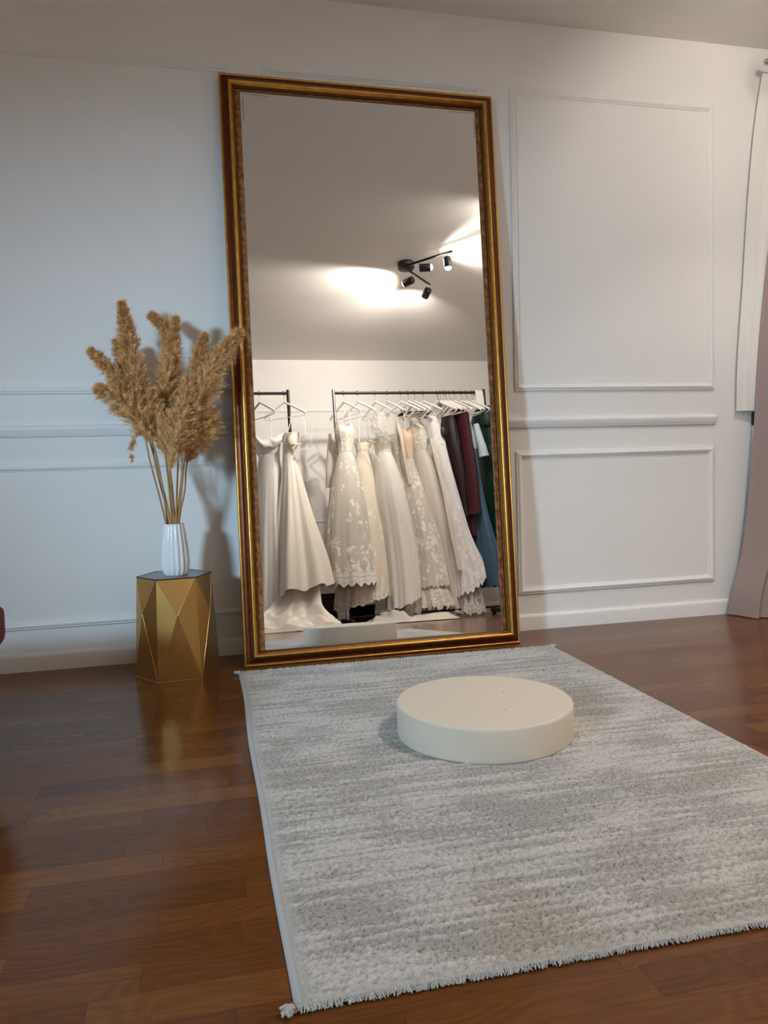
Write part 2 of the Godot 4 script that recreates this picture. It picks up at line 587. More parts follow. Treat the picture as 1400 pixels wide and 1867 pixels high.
func build_room() -> void:
	struct("wall_back", pierced(2, -0.16, 0.16, XL - 0.16, XR + 0.16, 2.66, 3.36, 0.95, 2.34), M.wall, "off-white panelled wall behind the gilded mirror", "wall")
	struct("wall_front", box(Vector3(XL - 0.16, 0, ZF), Vector3(XR + 0.16, HC, ZF + 0.16)), M.wall, "pale wall behind the clothes rails, seen in the mirror", "wall")
	struct("wall_left", pierced(0, XL - 0.16, 0.16, 0, ZF, 2.98, 3.90, 1.17, 1.60), M.wall, "left wall with a window", "wall")
	struct("wall_right", box(Vector3(XR, 0, 0), Vector3(XR + 0.16, HC, ZF)), M.wall, "plain right-hand wall", "wall")
	struct("ceiling", box(Vector3(XL - 0.16, HC, -0.16), Vector3(XR + 0.16, HC + 0.15, ZF + 0.16)), M.ceiling, "plain painted ceiling with ceiling spotlights", "ceiling")
	var I := Transform3D.IDENTITY
	panel(Vector2(-1.05, 1.0513), Vector2(0.197, 2.3163), I, "tall white panel moulding on the wall behind the pampas grass")
	panel(Vector2(0.310, 1.0513), Vector2(1.232, 2.3263), I, "tall white panel moulding mostly hidden behind the leaning mirror")
	panel(Vector2(1.346, 1.0513), Vector2(2.3323, 2.3263), I, "tall white panel moulding right of the leaning mirror")
	panel(Vector2(-1.05, 0.1602), Vector2(0.197, 0.790), I, "low white panel moulding behind the gold side table")
	panel(Vector2(0.310, 0.1602), Vector2(1.232, 0.790), I, "low white panel moulding hidden behind the leaning mirror")
	panel(Vector2(1.346, 0.1602), Vector2(2.3323, 0.790), I, "low white panel moulding right of the leaning mirror")
	trim_n += 1
	strip([Vector2(0, 0.934), Vector2(0.011, 0.934), Vector2(0.016, 0.929), Vector2(0.017, 0.916), Vector2(0.014, 0.912), Vector2(0.014, 0.902), Vector2(0.008, 0.896), Vector2(0.008, 0.890), Vector2(0, 0.890)], XL, 2.338, I, "trim_%d" % trim_n, "long white chair rail between the tall and low panels", "chair rail")
	var bb := [Vector2(0, 0.068), Vector2(0.006, 0.068), Vector2(0.012, 0.060), Vector2(0.013, 0.054), Vector2(0.013, 0.0)]
	strip(bb, XL, 2.66, I, "baseboard_back", "white baseboard along the panelled wall", "baseboard")
	var back := Transform3D(Basis(Vector3.UP, PI), Vector3(0, 0, ZF))
	strip([Vector2(0, 0.10), Vector2(0.008, 0.10), Vector2(0.015, 0.09), Vector2(0.015, 0.0)], -XR, -XL, back, "baseboard_front", "white baseboard below the clothes rails", "baseboard")
	panel(Vector2(-1.735, 0.98), Vector2(-0.42, 2.10), back, "white panel moulding on the wall between the two clothes rails")
	panel(Vector2(-3.35, 0.98), Vector2(-1.88, 2.08), back, "white panel moulding on the wall behind the right clothes rail")
	# window in the left wall: net-curtained pane that daylight comes through
	var w := thing("window_1", "left window that the daylight comes through", "window", Vector3.ZERO, "", "structure")
	put("pane", box(Vector3(XL - 0.06, 1.20, 3.01), Vector3(XL - 0.055, 1.57, 3.87)), M.glass, w)
	var s := new_st()
	for z in [2.98, 3.86]: add_box(s, Vector3(XL - 0.09, 1.17, z), Vector3(XL - 0.03, 1.60, z + 0.04), 0.004)
	for y in [1.17, 1.56]: add_box(s, Vector3(XL - 0.09, y, 3.02), Vector3(XL - 0.03, y + 0.04, 3.86), 0.004)
	put("frame", done(s), M.white, w)
	# window in the panelled wall, behind the curtains
	var w2 := thing("window_2", "tall window behind the white sheer and mauve drape", "window", Vector3.ZERO, "", "structure")
	put("pane", box(Vector3(2.70, 0.99, -0.105), Vector3(3.32, 2.30, -0.10)), M.glass, w2)
	var s2 := new_st()
	for x in [2.66, 3.32]: add_box(s2, Vector3(x, 0.95, -0.13), Vector3(x + 0.04, 2.34, -0.07), 0.004)
	for y in [0.95, 2.30]: add_box(s2, Vector3(2.70, y, -0.13), Vector3(3.32, y + 0.04, -0.07), 0.004)
	put("frame", done(s2), M.white, w2)
	var sill := struct("trim_20", box(Vector3(2.534, 0.885, 0.001), Vector3(3.45, 0.945, 0.06), 0.003), M.darkwood, "dark wooden window sill end beside the mauve drape", "window sill")
	sill.name = "trim_20"
	var cover := struct("trim_21", box(Vector3(2.540, 0.02, 0.001), Vector3(3.45, 0.880, 0.022), 0.002), M.trim, "white panel below the dark window sill", "panel")
	cover.name = "trim_21"

# parquet: narrow strips in staggered rows; the nearest 300 in view are pieces of their own
func build_floor() -> void:
	var fl := struct("floor", box(Vector3(XL - 0.16, -0.12, -0.16), Vector3(XR + 0.16, -0.0095, ZF + 0.16)), mat(rgb(84, 54, 32), 0.6), "glossy brown strip parquet floor", "floor")
	var images := [ImageTexture.create_from_image(wood_image(5)), ImageTexture.create_from_image(wood_image(17)), ImageTexture.create_from_image(wood_image(29))]
	var mats := []
	var tones := [rgb(128, 82, 40), rgb(118, 72, 34), rgb(110, 66, 30), rgb(124, 77, 38), rgb(114, 69, 34), rgb(134, 87, 43)]
	for k in 12:
		var m := mat(tones[k % 6], 0.17)
		m.metallic_specular = 0.36
		m.albedo_texture = images[k % 3]
		m.uv1_offset = Vector3(k * 0.37, (k % 4) * 0.25, 0)
		mats.append(m)
	var W := 0.07
	var lens := [0.36, 0.46, 0.56]
	var meshes := []
	for l in lens:
		var s := new_st()
		var b := 0.00025
		var g := 0.00004
		var x0 := g
		var x1: float = l - g
		var z0 := g
		var z1 := W - g
		var U := Vector2(1.0 / 0.6, 1.0 / W)
		var top := [Vector3(x0 + b, 0, z0 + b), Vector3(x1 - b, 0, z0 + b), Vector3(x1 - b, 0, z1 - b), Vector3(x0 + b, 0, z1 - b)]
		var mid := [Vector3(x0, -b, z0), Vector3(x1, -b, z0), Vector3(x1, -b, z1), Vector3(x0, -b, z1)]
		var uv := func(p): return Vector2(p.x * U.x, p.z * U.y)
		quad(s, top[0], top[1], top[2], top[3], uv.call(top[0]), uv.call(top[1]), uv.call(top[2]), uv.call(top[3]))
		for k in 4:
			var n := (k + 1) % 4
			quad(s, mid[k], mid[n], top[n], top[k], uv.call(mid[k]), uv.call(mid[n]), uv.call(top[n]), uv.call(top[k]))
			var dn := Vector3(0, -0.009, 0)
			quad(s, mid[k] + dn, mid[n] + dn, mid[n], mid[k], uv.call(mid[k]), uv.call(mid[n]), uv.call(mid[n]), uv.call(mid[k]))
		meshes.append(done(s))
	var all := []
	rng.seed = 5
	var eye := Vector3(0, 0.754, 3.1632)
	var cam_b := Basis(Vector3(0.97224, -0.0285, 0.23226), Vector3(0.04219, 0.99764, -0.05419), Vector3(-0.23017, 0.06248, 0.97114))
	var z := 0.0
	while z < ZF:
		var x := XL - rng.randf() * 0.4
		while x < XR:
			var k := rng.randi() % 3
			var c := Vector3(x + lens[k] / 2, 0, z + W / 2)
			# how large it shows in the picture
			var q := (c - eye) * cam_b
			var show := 0.0
			if q.z < -0.3:
				var u := absf(q.x / -q.z)
				var v := absf(q.y / -q.z)
				if u < 0.58 and v < 0.70: show = 1.0 / (q.z * q.z)
				if c.x > 0.22 and c.x < 1.22 and c.z > 0.42 and c.z < 2.0: show = 0.0
			all.append([show, x, z, k, rng.randi() % 12])
			x += lens[k]
		z += W
	all.sort_custom(func(a, b): return a[0] > b[0])
	var rest := {}
	for i in all.size():
		var p = all[i]
		if i < 300 and p[0] > 0:
			put("floor_strip", meshes[p[3]], mats[p[4]], fl, Transform3D(Basis.IDENTITY, Vector3(p[1], 0, p[2])))
		else:
			if not rest.has(p[4]): rest[p[4]] = new_st()
			rest[p[4]].append_from(meshes[p[3]], 0, Transform3D(Basis.IDENTITY, Vector3(p[1], 0, p[2])))
	for k in rest:
		var o := put("floor_strips", rest[k].commit(), mats[k], fl)
		o.set_meta("kind", "stuff")

# ---------------------------------------------------------------- the leaning mirror
func build_mirror() -> void:
	var psi := 0.0068
	var th := 0.088
	var ux := Vector3(cos(psi), 0, -sin(psi))
	var hz := Vector3(sin(psi), 0, cos(psi))
	var uy := Vector3(0, cos(th), 0) - hz * sin(th)
	var w := 1.1184
	var h := 2.2777
	var t := thing("standing_mirror", "tall gilded full-length mirror leaning against the panelled wall", "mirror")
	t.transform = Transform3D(Basis(ux, uy, ux.cross(uy)), Vector3(0.1379, 0.0012, 0.2321))
	var lo := Vector2.ZERO
	var hi := Vector2(w, h)
	var fillet := [Vector2(0, -0.014), Vector2(0, 0.003), Vector2(0.0015, 0.0055), Vector2(0.004, 0.0065), Vector2(0.007, 0.0055), Vector2(0.0085, 0.003), Vector2(0.010, 0.003)]
	var cove := [Vector2(0.010, 0.003), Vector2(0.011, 0.0075), Vector2(0.014, 0.008), Vector2(0.017, 0.0085), Vector2(0.021, 0.011), Vector2(0.026, 0.0165), Vector2(0.030, 0.020), Vector2(0.032, 0.0205), Vector2(0.033, 0.017)]
	var ridge := [Vector2(0.033, 0.017), Vector2(0.0335, 0.022), Vector2(0.036, 0.0265), Vector2(0.0395, 0.0285), Vector2(0.0435, 0.028), Vector2(0.047, 0.0245), Vector2(0.0495, 0.019), Vector2(0.0505, 0.013)]
	var bead := [Vector2(0.0505, 0.013), Vector2(0.0515, 0.009), Vector2(0.055, 0.009), Vector2(0.0565, 0.007), Vector2(0.0575, 0.001), Vector2(0.0575, -0.004)]
	for side in 4:
		put("gilt_edge", moulding_side(lo, hi, side, fillet), M.gold, t)
		put("frame_cove", moulding_side(lo, hi, side, cove), M.cove, t, Transform3D.IDENTITY, "reddish brown cove of the gilded frame")
		put("gilt_ridge", moulding_side(lo, hi, side, ridge), M.gold, t)
		put("inner_edge", moulding_side(lo, hi, side, bead), M.bead, t, Transform3D.IDENTITY, "dark beaded inner edge of the gilded frame")
	# beading
	var sp := SphereMesh.new()
	sp.radius = 0.0019
	sp.height = 0.0038
	sp.radial_segments = 6
	sp.rings = 3
	var mm := MultiMesh.new()
	mm.transform_format = MultiMesh.TRANSFORM_3D
	mm.mesh = sp
	var spots := []
	var y := 0.058
	while y < h - 0.058:
		spots.append(Vector3(0.0535, y, 0.0095))
		spots.append(Vector3(w - 0.0535, y, 0.0095))
		y += 0.0062
	mm.instance_count = spots.size()
	for i in spots.size(): mm.set_instance_transform(i, Transform3D(Basis.IDENTITY, spots[i]))
	var mi := MultiMeshInstance3D.new()
	mi.name = "beading"
	mi.multimesh = mm
	mi.material_override = M.gold
	mi.set_meta("kind", "stuff")
	t.add_child(mi, true)
	put("backing", box(Vector3(0.004, 0.004, -0.018), Vector3(w - 0.004, h - 0.004, -0.0065)), M.darkwood, t)
	put("mirror_glass", box(Vector3(0.05, 0.05, -0.0064), Vector3(w - 0.05, h - 0.05, -0.004)), M.silver, t)
	# flat slips, left and right and a sliver at the top
	put("slip", box(Vector3(0.0570, 0.0575, -0.0038), Vector3(0.0799, h - 0.0575, 0.0015), 0.001), M.slip, t, Transform3D.IDENTITY, "worn mottled wooden slip along the glass")
	put("slip", box(Vector3(w - 0.0749, 0.0575, -0.0038), Vector3(w - 0.0570, h - 0.0575, 0.0015), 0.001), M.slip, t, Transform3D.IDENTITY, "worn mottled wooden slip along the glass")
	put("slip", box(Vector3(0.080, h - 0.0640, -0.0038), Vector3(w - 0.075, h - 0.0570, 0.0015), 0.001), M.slip, t, Transform3D.IDENTITY, "worn mottled wooden slip along the glass")
	# etched corner ornaments: short rows of dots
	rng.seed = 4
	for c in [[0.0885, 1.0], [w - 0.0835, -1.0]]:
		var s := new_st()
		for k in 44:
			var d := k * 0.0024
			var j := 0.0012 * sin(k * 1.7)
			var p := Vector3(c[0] + c[1] * d, h - 0.0745 + j - d * 0.02, -0.0038)
			add_box(s, p, p + Vector3(0.0013, 0.0022 + 0.001 * (k % 3), 0.0002))
			if k > 6:
				var p2 := Vector3(c[0] + j, h - 0.0745 - d, -0.0038)
				add_box(s, p2, p2 + Vector3(0.0022 + 0.001 * (k % 3), 0.0013, 0.0002))
		put("etched_corner", done(s), M.etch, t, Transform3D.IDENTITY, "etched dotted ornament in a top corner of the glass")

# ---------------------------------------------------------------- rug
func build_rug() -> void:
	var t := thing("area_rug", "pale grey and cream streaked rug on the parquet before the mirror", "rug", Vector3(0.1087, 0, 0.3302))
	t.rotation.y = -0.0087
	var w := 1.2384
	var l := 1.8022
	var n1 := noise(1.0, 41, 4)
	var n2 := noise(1.0, 42, 3)
	var n3 := noise(1.0, 43, 2)
	var n4 := noise(1.0, 44, 2)
	var nx := 360
	var nz := 520
	var pts := []
	var cols := []
	rng.seed = 9
	for j in nz + 1:
		var row := []
		var crow := []
		var z := l * j / nz
		var wob := 0.0035 * sin(z * 6.0) * sin(z * 2.1 + 0.6)
		for i in nx + 1:
			var u := float(i) / nx
			var x := 0.0125 + wob * (1.0 - u) + (w - 0.0125 - wob * (1.0 - u)) * u
			var streak := n1.get_noise_2d(x * 2.6, z * 34.0)
			var blotch := n2.get_noise_2d(x * 3.4 + 7, z * 5.0)
			var tuft := n3.get_noise_2d(x * 60.0, z * 80.0)
			var pit := n4.get_noise_2d(x * 120.0, z * 150.0)
			var line := n2.get_noise_2d(x * 1.1 + 31, z * 30.0)
			var band := n1.get_noise_2d(x * 0.9 + 50, z * 52.0)
			var white := smoothstep(-0.30, 0.50, streak * 0.75 + blotch * 0.7 + tuft * 0.45)
			white = clampf(white + 0.5 * smoothstep(0.22, 0.34, band) - 0.45 * smoothstep(0.20, 0.36, -band), 0, 1)
			var hgt := 0.0075 + white * 0.0018 + tuft * 0.0014 + pit * 0.0026 + 0.0016 * line + streak * 0.0014 + rng.randf() * 0.0012
			var edge := minf(minf(i, nx - i) / 3.0, minf(j, nz - j) / 3.0)
			hgt = lerpf(0.004, hgt, clampf(edge, 0, 1))
			row.append(Vector3(x, hgt, z))
			var v := 0.49 + white * 0.26 + tuft * 0.07 + minf(0.0, pit + 0.12) * 0.62 + rng.randf_range(-0.035, 0.035)
			var cream := smoothstep(0.1, 0.5, n2.get_noise_2d(x * 1.4 + 3, z * 1.8 + 5)) * (1.0 - white)
			v = lerpf(v, 0.60, clampf(1.0 - edge * 0.4, 0, 1))
			crow.append(Color(v * 1.0, v * lerpf(0.98, 0.945, cream), v * lerpf(0.94, 0.83, cream)))
		pts.append(row)
		cols.append(crow)
	var m := mat(Color.WHITE, 0.95)
	m.vertex_color_use_as_albedo = true
	m.albedo_texture = noise_tex(noise(0.09, 45, 3), 512, rgb(205, 203, 200), rgb(255, 255, 255))
	m.uv1_scale = Vector3(7, 11, 1)
	m.rim_enabled = true
	m.rim = 0.2
	var pile := put("pile", grid(pts, Vector2(1, 1), cols), m, t)
	pile.set_meta("kind", "stuff")
	put("backing", box(Vector3(0.012, 0.0012, 0.004), Vector3(w - 0.004, 0.0042, l - 0.004)), mat(rgb(70, 78, 100), 0.9), t, Transform3D.IDENTITY, "dark blue-grey underside of the rug")
	# white bound edges along the two long sides
	for side in 2:
		var pp := []
		for k in 5:
			var row := []
			var a := PI * k / 4.0
			for j in 91:
				var z := l * j / 90.0
				var wob := 0.0035 * sin(z * 6.0) * sin(z * 2.1 + 0.6) if side == 0 else 0.0
				var cx := 0.009 + wob if side == 0 else w - 0.004
				row.append(Vector3(cx - cos(a) * (0.0075 if side == 0 else 0.004), 0.002 + 0.0048 * sin(a), z))
			pp.append(row)
		put("bound_edge", grid(pp), mat(rgb(184, 186, 188), 0.9), t, Transform3D.IDENTITY, "smooth pale bound edge of the rug")
	# short woven fringe on the two ends
	for e in 2:
		var s := new_st()
		rng.seed = 60 + e
		var z0 := 0.006 if e == 0 else l - 0.006
		var dz := -1.0 if e == 0 else 1.0
		for k in 1700:
			var x := rng.randf() * w
			var len := rng.randf_range(0.008, 0.020) * (1.0 if e == 0 else 0.6)
			var a := Vector3(x, 0.006, z0)
			var b := a + Vector3(rng.randf_range(-0.004, 0.004), rng.randf_range(0.0, 0.007 if e == 0 else 0.003), dz * len * 0.6)
			var c := b + Vector3(rng.randf_range(-0.006, 0.006), -b.y + 0.002 + rng.randf() * (0.008 if e == 0 else 0.002), dz * len * 0.5)
			add_tube(s, [a, b, c], 0.0015, 0.0008, 4, false)
		for cx in [0.0, w]:
			for k in 16:
				var a := Vector3(cx, 0.006, z0)
				var b := a + Vector3(rng.randf_range(-0.012, 0.012) - (0.004 if cx == 0.0 else -0.004), rng.randf_range(-0.002, 0.006), dz * rng.randf_range(0.006, 0.022))
				add_tube(s, [a, (a + b) / 2 + Vector3(0, 0.003, 0), b], 0.0032, 0.0022, 6)
		var o := put("fringe", done(s), mat(rgb(192, 191, 188), 0.9), t, Transform3D.IDENTITY, "short pale fringe along an end of the rug")
		o.set_meta("kind", "stuff")

func build_plinth() -> void:
	var t := thing("round_podium", "low round cream podium standing on the grey rug", "podium", Vector3(0.737, 0.0085, 1.1804))
	var prof := [Vector2(0.0005, 0), Vector2(0.238, 0), Vector2(0.2400, 0.002), Vector2(0.2408, 0.006), Vector2(0.2408, 0.081), Vector2(0.2402, 0.0865), Vector2(0.2378, 0.0890), Vector2(0.233, 0.0893), Vector2(0.12, 0.0893), Vector2(0.0005, 0.0893)]
	var pts := []
	var n := noise(1.0, 77, 2)
	for p in prof:
		var row := []
		for k in 121:
			var a := TAU * k / 120.0
			var q := Vector3(cos(a) * p.x, p.y, sin(a) * p.x)
			row.append(q + Vector3(cos(a), 0.4, sin(a)) * n.get_noise_3d(q.x * 9, q.y * 20, q.z * 9) * 0.0008 * (1.0 if k % 120 != 0 else 1.0))
		pts.append(row)
	var m: StandardMaterial3D = M.plinth
	m.normal_enabled = true
	m.normal_texture = ImageTexture.create_from_image(bump_map(noise(0.07, 78, 4), 256, 2.0))
	m.normal_scale = 0.25
	tri_map(m, 5.0)
	put("body", grid(pts), m, t)
	var marks := new_st()
	for q in [Vector2(-0.07, 0.02), Vector2(0.075, -0.05), Vector2(0.02, 0.1)]:
		add_box(marks, Vector3(q.x, 0.0890, q.y), Vector3(q.x + 0.0035, 0.0898, q.y + 0.003))
	var o := put("specks", done(marks), mat(rgb(120, 108, 96), 0.9), t, Transform3D.IDENTITY, "small dark specks on the podium top")
	o.set_meta("kind", "stuff")

func build_table() -> void:
	var c := Vector3(-0.1038, 0, 0.2028)
	var t := thing("side_table", "faceted hexagonal brass side table under the white vase", "side table", c)
	var H := 0.3646
	var rb := 0.1531
	var rt := 0.1338
	var rot := -0.0667
	var ym := 0.235
	var rm := lerpf(rb, rt, ym / H) * 0.975
	var T := []
	var B := []
	var N := []
	for k in 6:
		var a := rot + TAU * k / 6.0
		T.append(Vector3(cos(a) * rt, H, sin(a) * rt))
		B.append(Vector3(cos(a) * rb, 0.0, sin(a) * rb))
		var b := a + TAU / 12.0
		N.append(Vector3(cos(b) * rm, ym, sin(b) * rm))
	for k in 6:
		var n := (k + 1) % 6
		var s := new_st()
		tri(s, T[k], N[k], T[n])
		put("facet", done(s), M.brass, t)
		s = new_st()
		tri(s, B[k], B[n], N[k])
		put("facet", done(s), M.brass, t)
		s = new_st()
		tri(s, T[n], N[k], B[n])
		tri(s, T[n], B[n], N[n])
		put("diamond_facet", done(s), M.brass, t)
	# soldered seams on the ridges
	var seam := new_st()
	for k in 6:
		var n := (k + 1) % 6
		for e in [[T[k], N[k]], [T[n], N[k]], [B[k], N[k]], [B[n], N[k]], [T[k], T[n]], [B[k], B[n]]]:
			add_tube(seam, [e[0], e[1]], 0.0010, 0.0010, 8)
	put("seams", done(seam), mat(rgb(226, 188, 122), 0.22, 1.0), t, Transform3D.IDENTITY, "bright seams between the brass facets")
	var s3 := new_st()
	for k in 6:
		var n := (k + 1) % 6
		tri(s3, Vector3(0, H + 0.001, 0), T[k] + Vector3(0, 0.001, 0), T[n] + Vector3(0, 0.001, 0))
	put("tabletop", done(s3), M.slate, t, Transform3D.IDENTITY, "dark grey hexagonal top of the brass table")
	var rim := new_st()
	for k in 6: add_tube(rim, [T[k], T[(k + 1) % 6]], 0.0024, 0.0024, 6)
	put("rim", done(rim), mat(rgb(70, 62, 56), 0.4, 0.7), t)
	# vase
	var v := thing("vase", "glossy white ribbed ceramic vase on the brass side table", "vase", Vector3(-0.0965, H + 0.001, 0.2260))
	var prof := [Vector3(0.001, 0.001, 0), Vector3(0.036, 0.0, 0.3), Vector3(0.043, 0.006, 1), Vector3(0.0490, 0.022, 1), Vector3(0.0515, 0.042, 1), Vector3(0.0512, 0.065, 1), Vector3(0.0490, 0.095, 1), Vector3(0.0455, 0.125, 1), Vector3(0.0415, 0.155, 1), Vector3(0.0375, 0.180, 1), Vector3(0.0360, 0.1885, 0.8), Vector3(0.0350, 0.1905, 0.4), Vector3(0.0330, 0.1895, 0.3), Vector3(0.0335, 0.17, 0.3), Vector3(0.042, 0.10, 0.3), Vector3(0.042, 0.02, 0.3), Vector3(0.001, 0.012, 0)]
	put("body", lathe(prof, 192, 16, 0.12), M.ceramic, v)
	# pampas stems
	var P := [
		[[Vector3(-0.163, 0.852, 0.200), Vector3(-0.203, 1.044, 0.205), Vector3(-0.223, 1.203, 0.210), Vector3(-0.242, 1.352, 0.215)], 0.036, "tallest pampas plume, rising upright at the left of the bunch"],
		[[Vector3(-0.173, 0.873, 0.220), Vector3(-0.201, 0.958, 0.225), Vector3(-0.286, 1.104, 0.230), Vector3(-0.353, 1.182, 0.235)], 0.028, "slim pampas plume pointing out to the upper left"],
		[[Vector3(-0.155, 0.850, 0.270), Vector3(-0.199, 0.934, 0.275), Vector3(-0.266, 1.004, 0.280), Vector3(-0.330, 1.045, 0.285)], 0.037, "shaggy pampas plume spreading lowest to the left"],
		[[Vector3(-0.122, 0.883, 0.160), Vector3(-0.097, 1.047, 0.165), Vector3(-0.088, 1.240, 0.170), Vector3(-0.145, 1.320, 0.175)], 0.028, "pampas plume in the middle with its tip nodding left"],
		[[Vector3(-0.116, 0.873, 0.200), Vector3(-0.104, 1.043, 0.205), Vector3(-0.073, 1.192, 0.210), Vector3(-0.058, 1.301, 0.215)], 0.027, "straight upright pampas plume in the middle of the bunch"],
		[[Vector3(-0.056, 0.838, 0.180), Vector3(-0.018, 1.023, 0.185), Vector3(0.015, 1.148, 0.190), Vector3(0.044, 1.246, 0.195)], 0.028, "pointed pampas plume right of the middle, short of the mirror"],
		[[Vector3(-0.043, 0.806, 0.260), Vector3(0.015, 0.996, 0.268), Vector3(0.097, 1.157, 0.278), Vector3(0.169, 1.244, 0.285)], 0.037, "pampas plume leaning right across the mirror frame"],
		[[Vector3(-0.100, 0.748, 0.300), Vector3(-0.086, 0.827, 0.305), Vector3(-0.066, 0.901, 0.310), Vector3(-0.047, 0.979, 0.315)], 0.046, "fluffy short pampas plume lowest at the front"],
		[[Vector3(-0.041, 0.776, 0.220), Vector3(-0.008, 0.848, 0.225), Vector3(0.028, 0.903, 0.230), Vector3(0.064, 0.962, 0.235)], 0.040, "short pampas plume low on the right side"],
		[[Vector3(-0.165, 0.863, 0.150), Vector3(-0.200, 1.006, 0.155), Vector3(-0.244, 1.126, 0.160), Vector3(-0.271, 1.224, 0.165)], 0.033, "pampas plume behind the tallest one, its tip showing to its left"],
		[[Vector3(-0.186, 0.893, 0.250), Vector3(-0.216, 0.868, 0.255), Vector3(-0.233, 0.827, 0.260), Vector3(-0.221, 0.774, 0.265)], 0.010, "thin pampas wisp hanging down on the left"],
		[[Vector3(-0.117, 0.816, 0.250), Vector3(-0.129, 0.892, 0.255), Vector3(-0.135, 0.955, 0.260), Vector3(-0.150, 1.035, 0.265)], 0.032, "pampas plume in the left centre below the dark gap"],
		[[Vector3(-0.067, 0.806, 0.270), Vector3(-0.046, 0.911, 0.275), Vector3(-0.030, 1.002, 0.280), Vector3(-0.023, 1.077, 0.285)], 0.034, "pampas plume in the right centre before the pointed one"]]
	var mouths := [-0.110, -0.106, -0.118, -0.096, -0.092, -0.086, -0.080, -0.095, -0.078, -0.112, -0.124, -0.102, -0.088]
	for i in P.size():
		var mouth := Vector3(mouths[i], 0.560, 0.226 + 0.006 * sin(i * 2.3))
		if i == 10:
			# the wisp has broken off its stem and hangs from a neighbour's plume
			pampas(P[i][0], P[i][1], Vector3(-0.124, 0.56, 0.232), P[i][2], 300 + i, M.plume, M.stem, 0.7)
		else:
			pampas(P[i][0], P[i][1] * 1.3, mouth, P[i][2], 300 + i, M.plume, M.stem, 2.1)

# ---------------------------------------------------------------- curtains
func sheet(rows: Array, xr: float, folds: float, amp: float, z_in: float, nr := 60, nc := 160, spread := 8.0) -> ArrayMesh:
	var pts := []
	for i in nr + 1:
		var t := float(i) / nr
		var r = spline(rows, t)
		var row := []
		for k in nc + 1:
			var u := float(k) / nc
			var x := lerpf(r.y, xr, u)
			var e := smoothstep(0.0, 1.0, minf(u * spread, 1.0))
			var z: float = lerpf(r.z, z_in, e) + amp * (0.6 + 0.5 * t) * e * (sin(u * folds * TAU + 0.4 * sin(t * 3.0)) + 0.35 * sin(u * folds * 2.3 * TAU + 1.0 + t))
			row.append(Vector3(x, r.x, z))
		pts.append(row)
	return grid(pts, Vector2(6, 6))

func build_curtains() -> void:
	var s := thing("sheer_curtain", "white sheer curtain hanging to the window sill behind the mauve drape", "curtain")
	put("cloth", sheet([Vector3(2.478, 2.574, 0.0220), Vector3(2.227, 2.531, 0.0220), Vector3(1.874, 2.496, 0.0220), Vector3(1.514, 2.471, 0.0220), Vector3(1.201, 2.446, 0.0220), Vector3(0.950, 2.438, 0.0220)], 3.40, 9.0, 0.004, 0.042), M.sheer, s)
	put("hem", sheet([Vector3(2.478, 2.572, 0.0255), Vector3(2.227, 2.529, 0.0255), Vector3(1.874, 2.494, 0.0255), Vector3(1.514, 2.469, 0.0255), Vector3(1.201, 2.444, 0.0255), Vector3(0.950, 2.436, 0.0255)], 2.60, 0.5, 0.0, 0.034, 40, 6, 1.0), M.sheer, s)
	var d := thing("drape", "mauve floor-length drape at the right edge, flaring onto the floor", "curtain")
	var rows := [Vector3(2.478, 2.738, 0.0500), Vector3(2.145, 2.671, 0.0500), Vector3(1.731, 2.593, 0.0500), Vector3(1.328, 2.544, 0.0500), Vector3(0.917, 2.513, 0.0500), Vector3(0.620, 2.488, 0.0500), Vector3(0.400, 2.461, 0.0500), Vector3(0.250, 2.432, 0.0500), Vector3(0.120, 2.391, 0.0500), Vector3(0.004, 2.374, 0.0350)]
	put("cloth", sheet(rows, 3.42, 7.5, 0.030, 0.185, 60, 200, 12.0), M.drape, d)
	var rod := thing("curtain_rod", "pale curtain rod above the window with a round end", "curtain rod")
	put("pole", tube([Vector3(2.53, 2.484, 0.105), Vector3(3.45, 2.484, 0.105)], 0.011, 0.011, 14), M.chrome, rod)
	var k := new_st()
	var kn := SphereMesh.new()
	kn.radius = 0.014
	kn.height = 0.028
	put("end_knob", kn, M.chrome, rod, Transform3D(Basis.IDENTITY, Vector3(2.528, 2.484, 0.105)))
	for x in [2.72, 3.38]: put("bracket", tube([Vector3(x, 2.490, 0.105), Vector3(x, 2.490, 0.001)], 0.006, 0.009, 8), M.chrome, rod)

# ---------------------------------------------------------------- red bench at the left edge
func soft_box(c: Vector3, h: Vector3, p := 4.0, n := 28) -> ArrayMesh:
	var pts := []
	for i in n + 1:
		var row := []
		var v := -PI / 2 + PI * i / n
		for k in 2 * n + 1:
			var u := TAU * k / (2 * n)
			var d := Vector3(cos(v) * cos(u), sin(v), cos(v) * sin(u))
			var r := pow(pow(absf(d.x), p) + pow(absf(d.y), p) + pow(absf(d.z), p), -1.0 / p)
			row.append(c + d * r * h)
		pts.append(row)
	return grid(pts)

func build_bench() -> void:
	var t := thing("upholstered_bench", "low red upholstered bench at the left edge of the picture", "bench", Vector3(-0.878, 0, 1.225))
	put("seat", soft_box(Vector3(0, 0.345, 0), Vector3(0.352, 0.060, 0.46), 7.0, 40), M.red, t)
	put("base", box(Vector3(-0.30, 0.235, -0.44), Vector3(0.30, 0.30, 0.44), 0.01), M.red, t)
	for sg in [-1.0, 1.0]:
		for sx in [-1.0, 1.0]:
			put("leg", tube([Vector3(sx * 0.26, 0.24, sg * 0.38), Vector3(sx * 0.28, 0.0, sg * 0.41)], 0.018, 0.011, 12), M.darkwood, t)

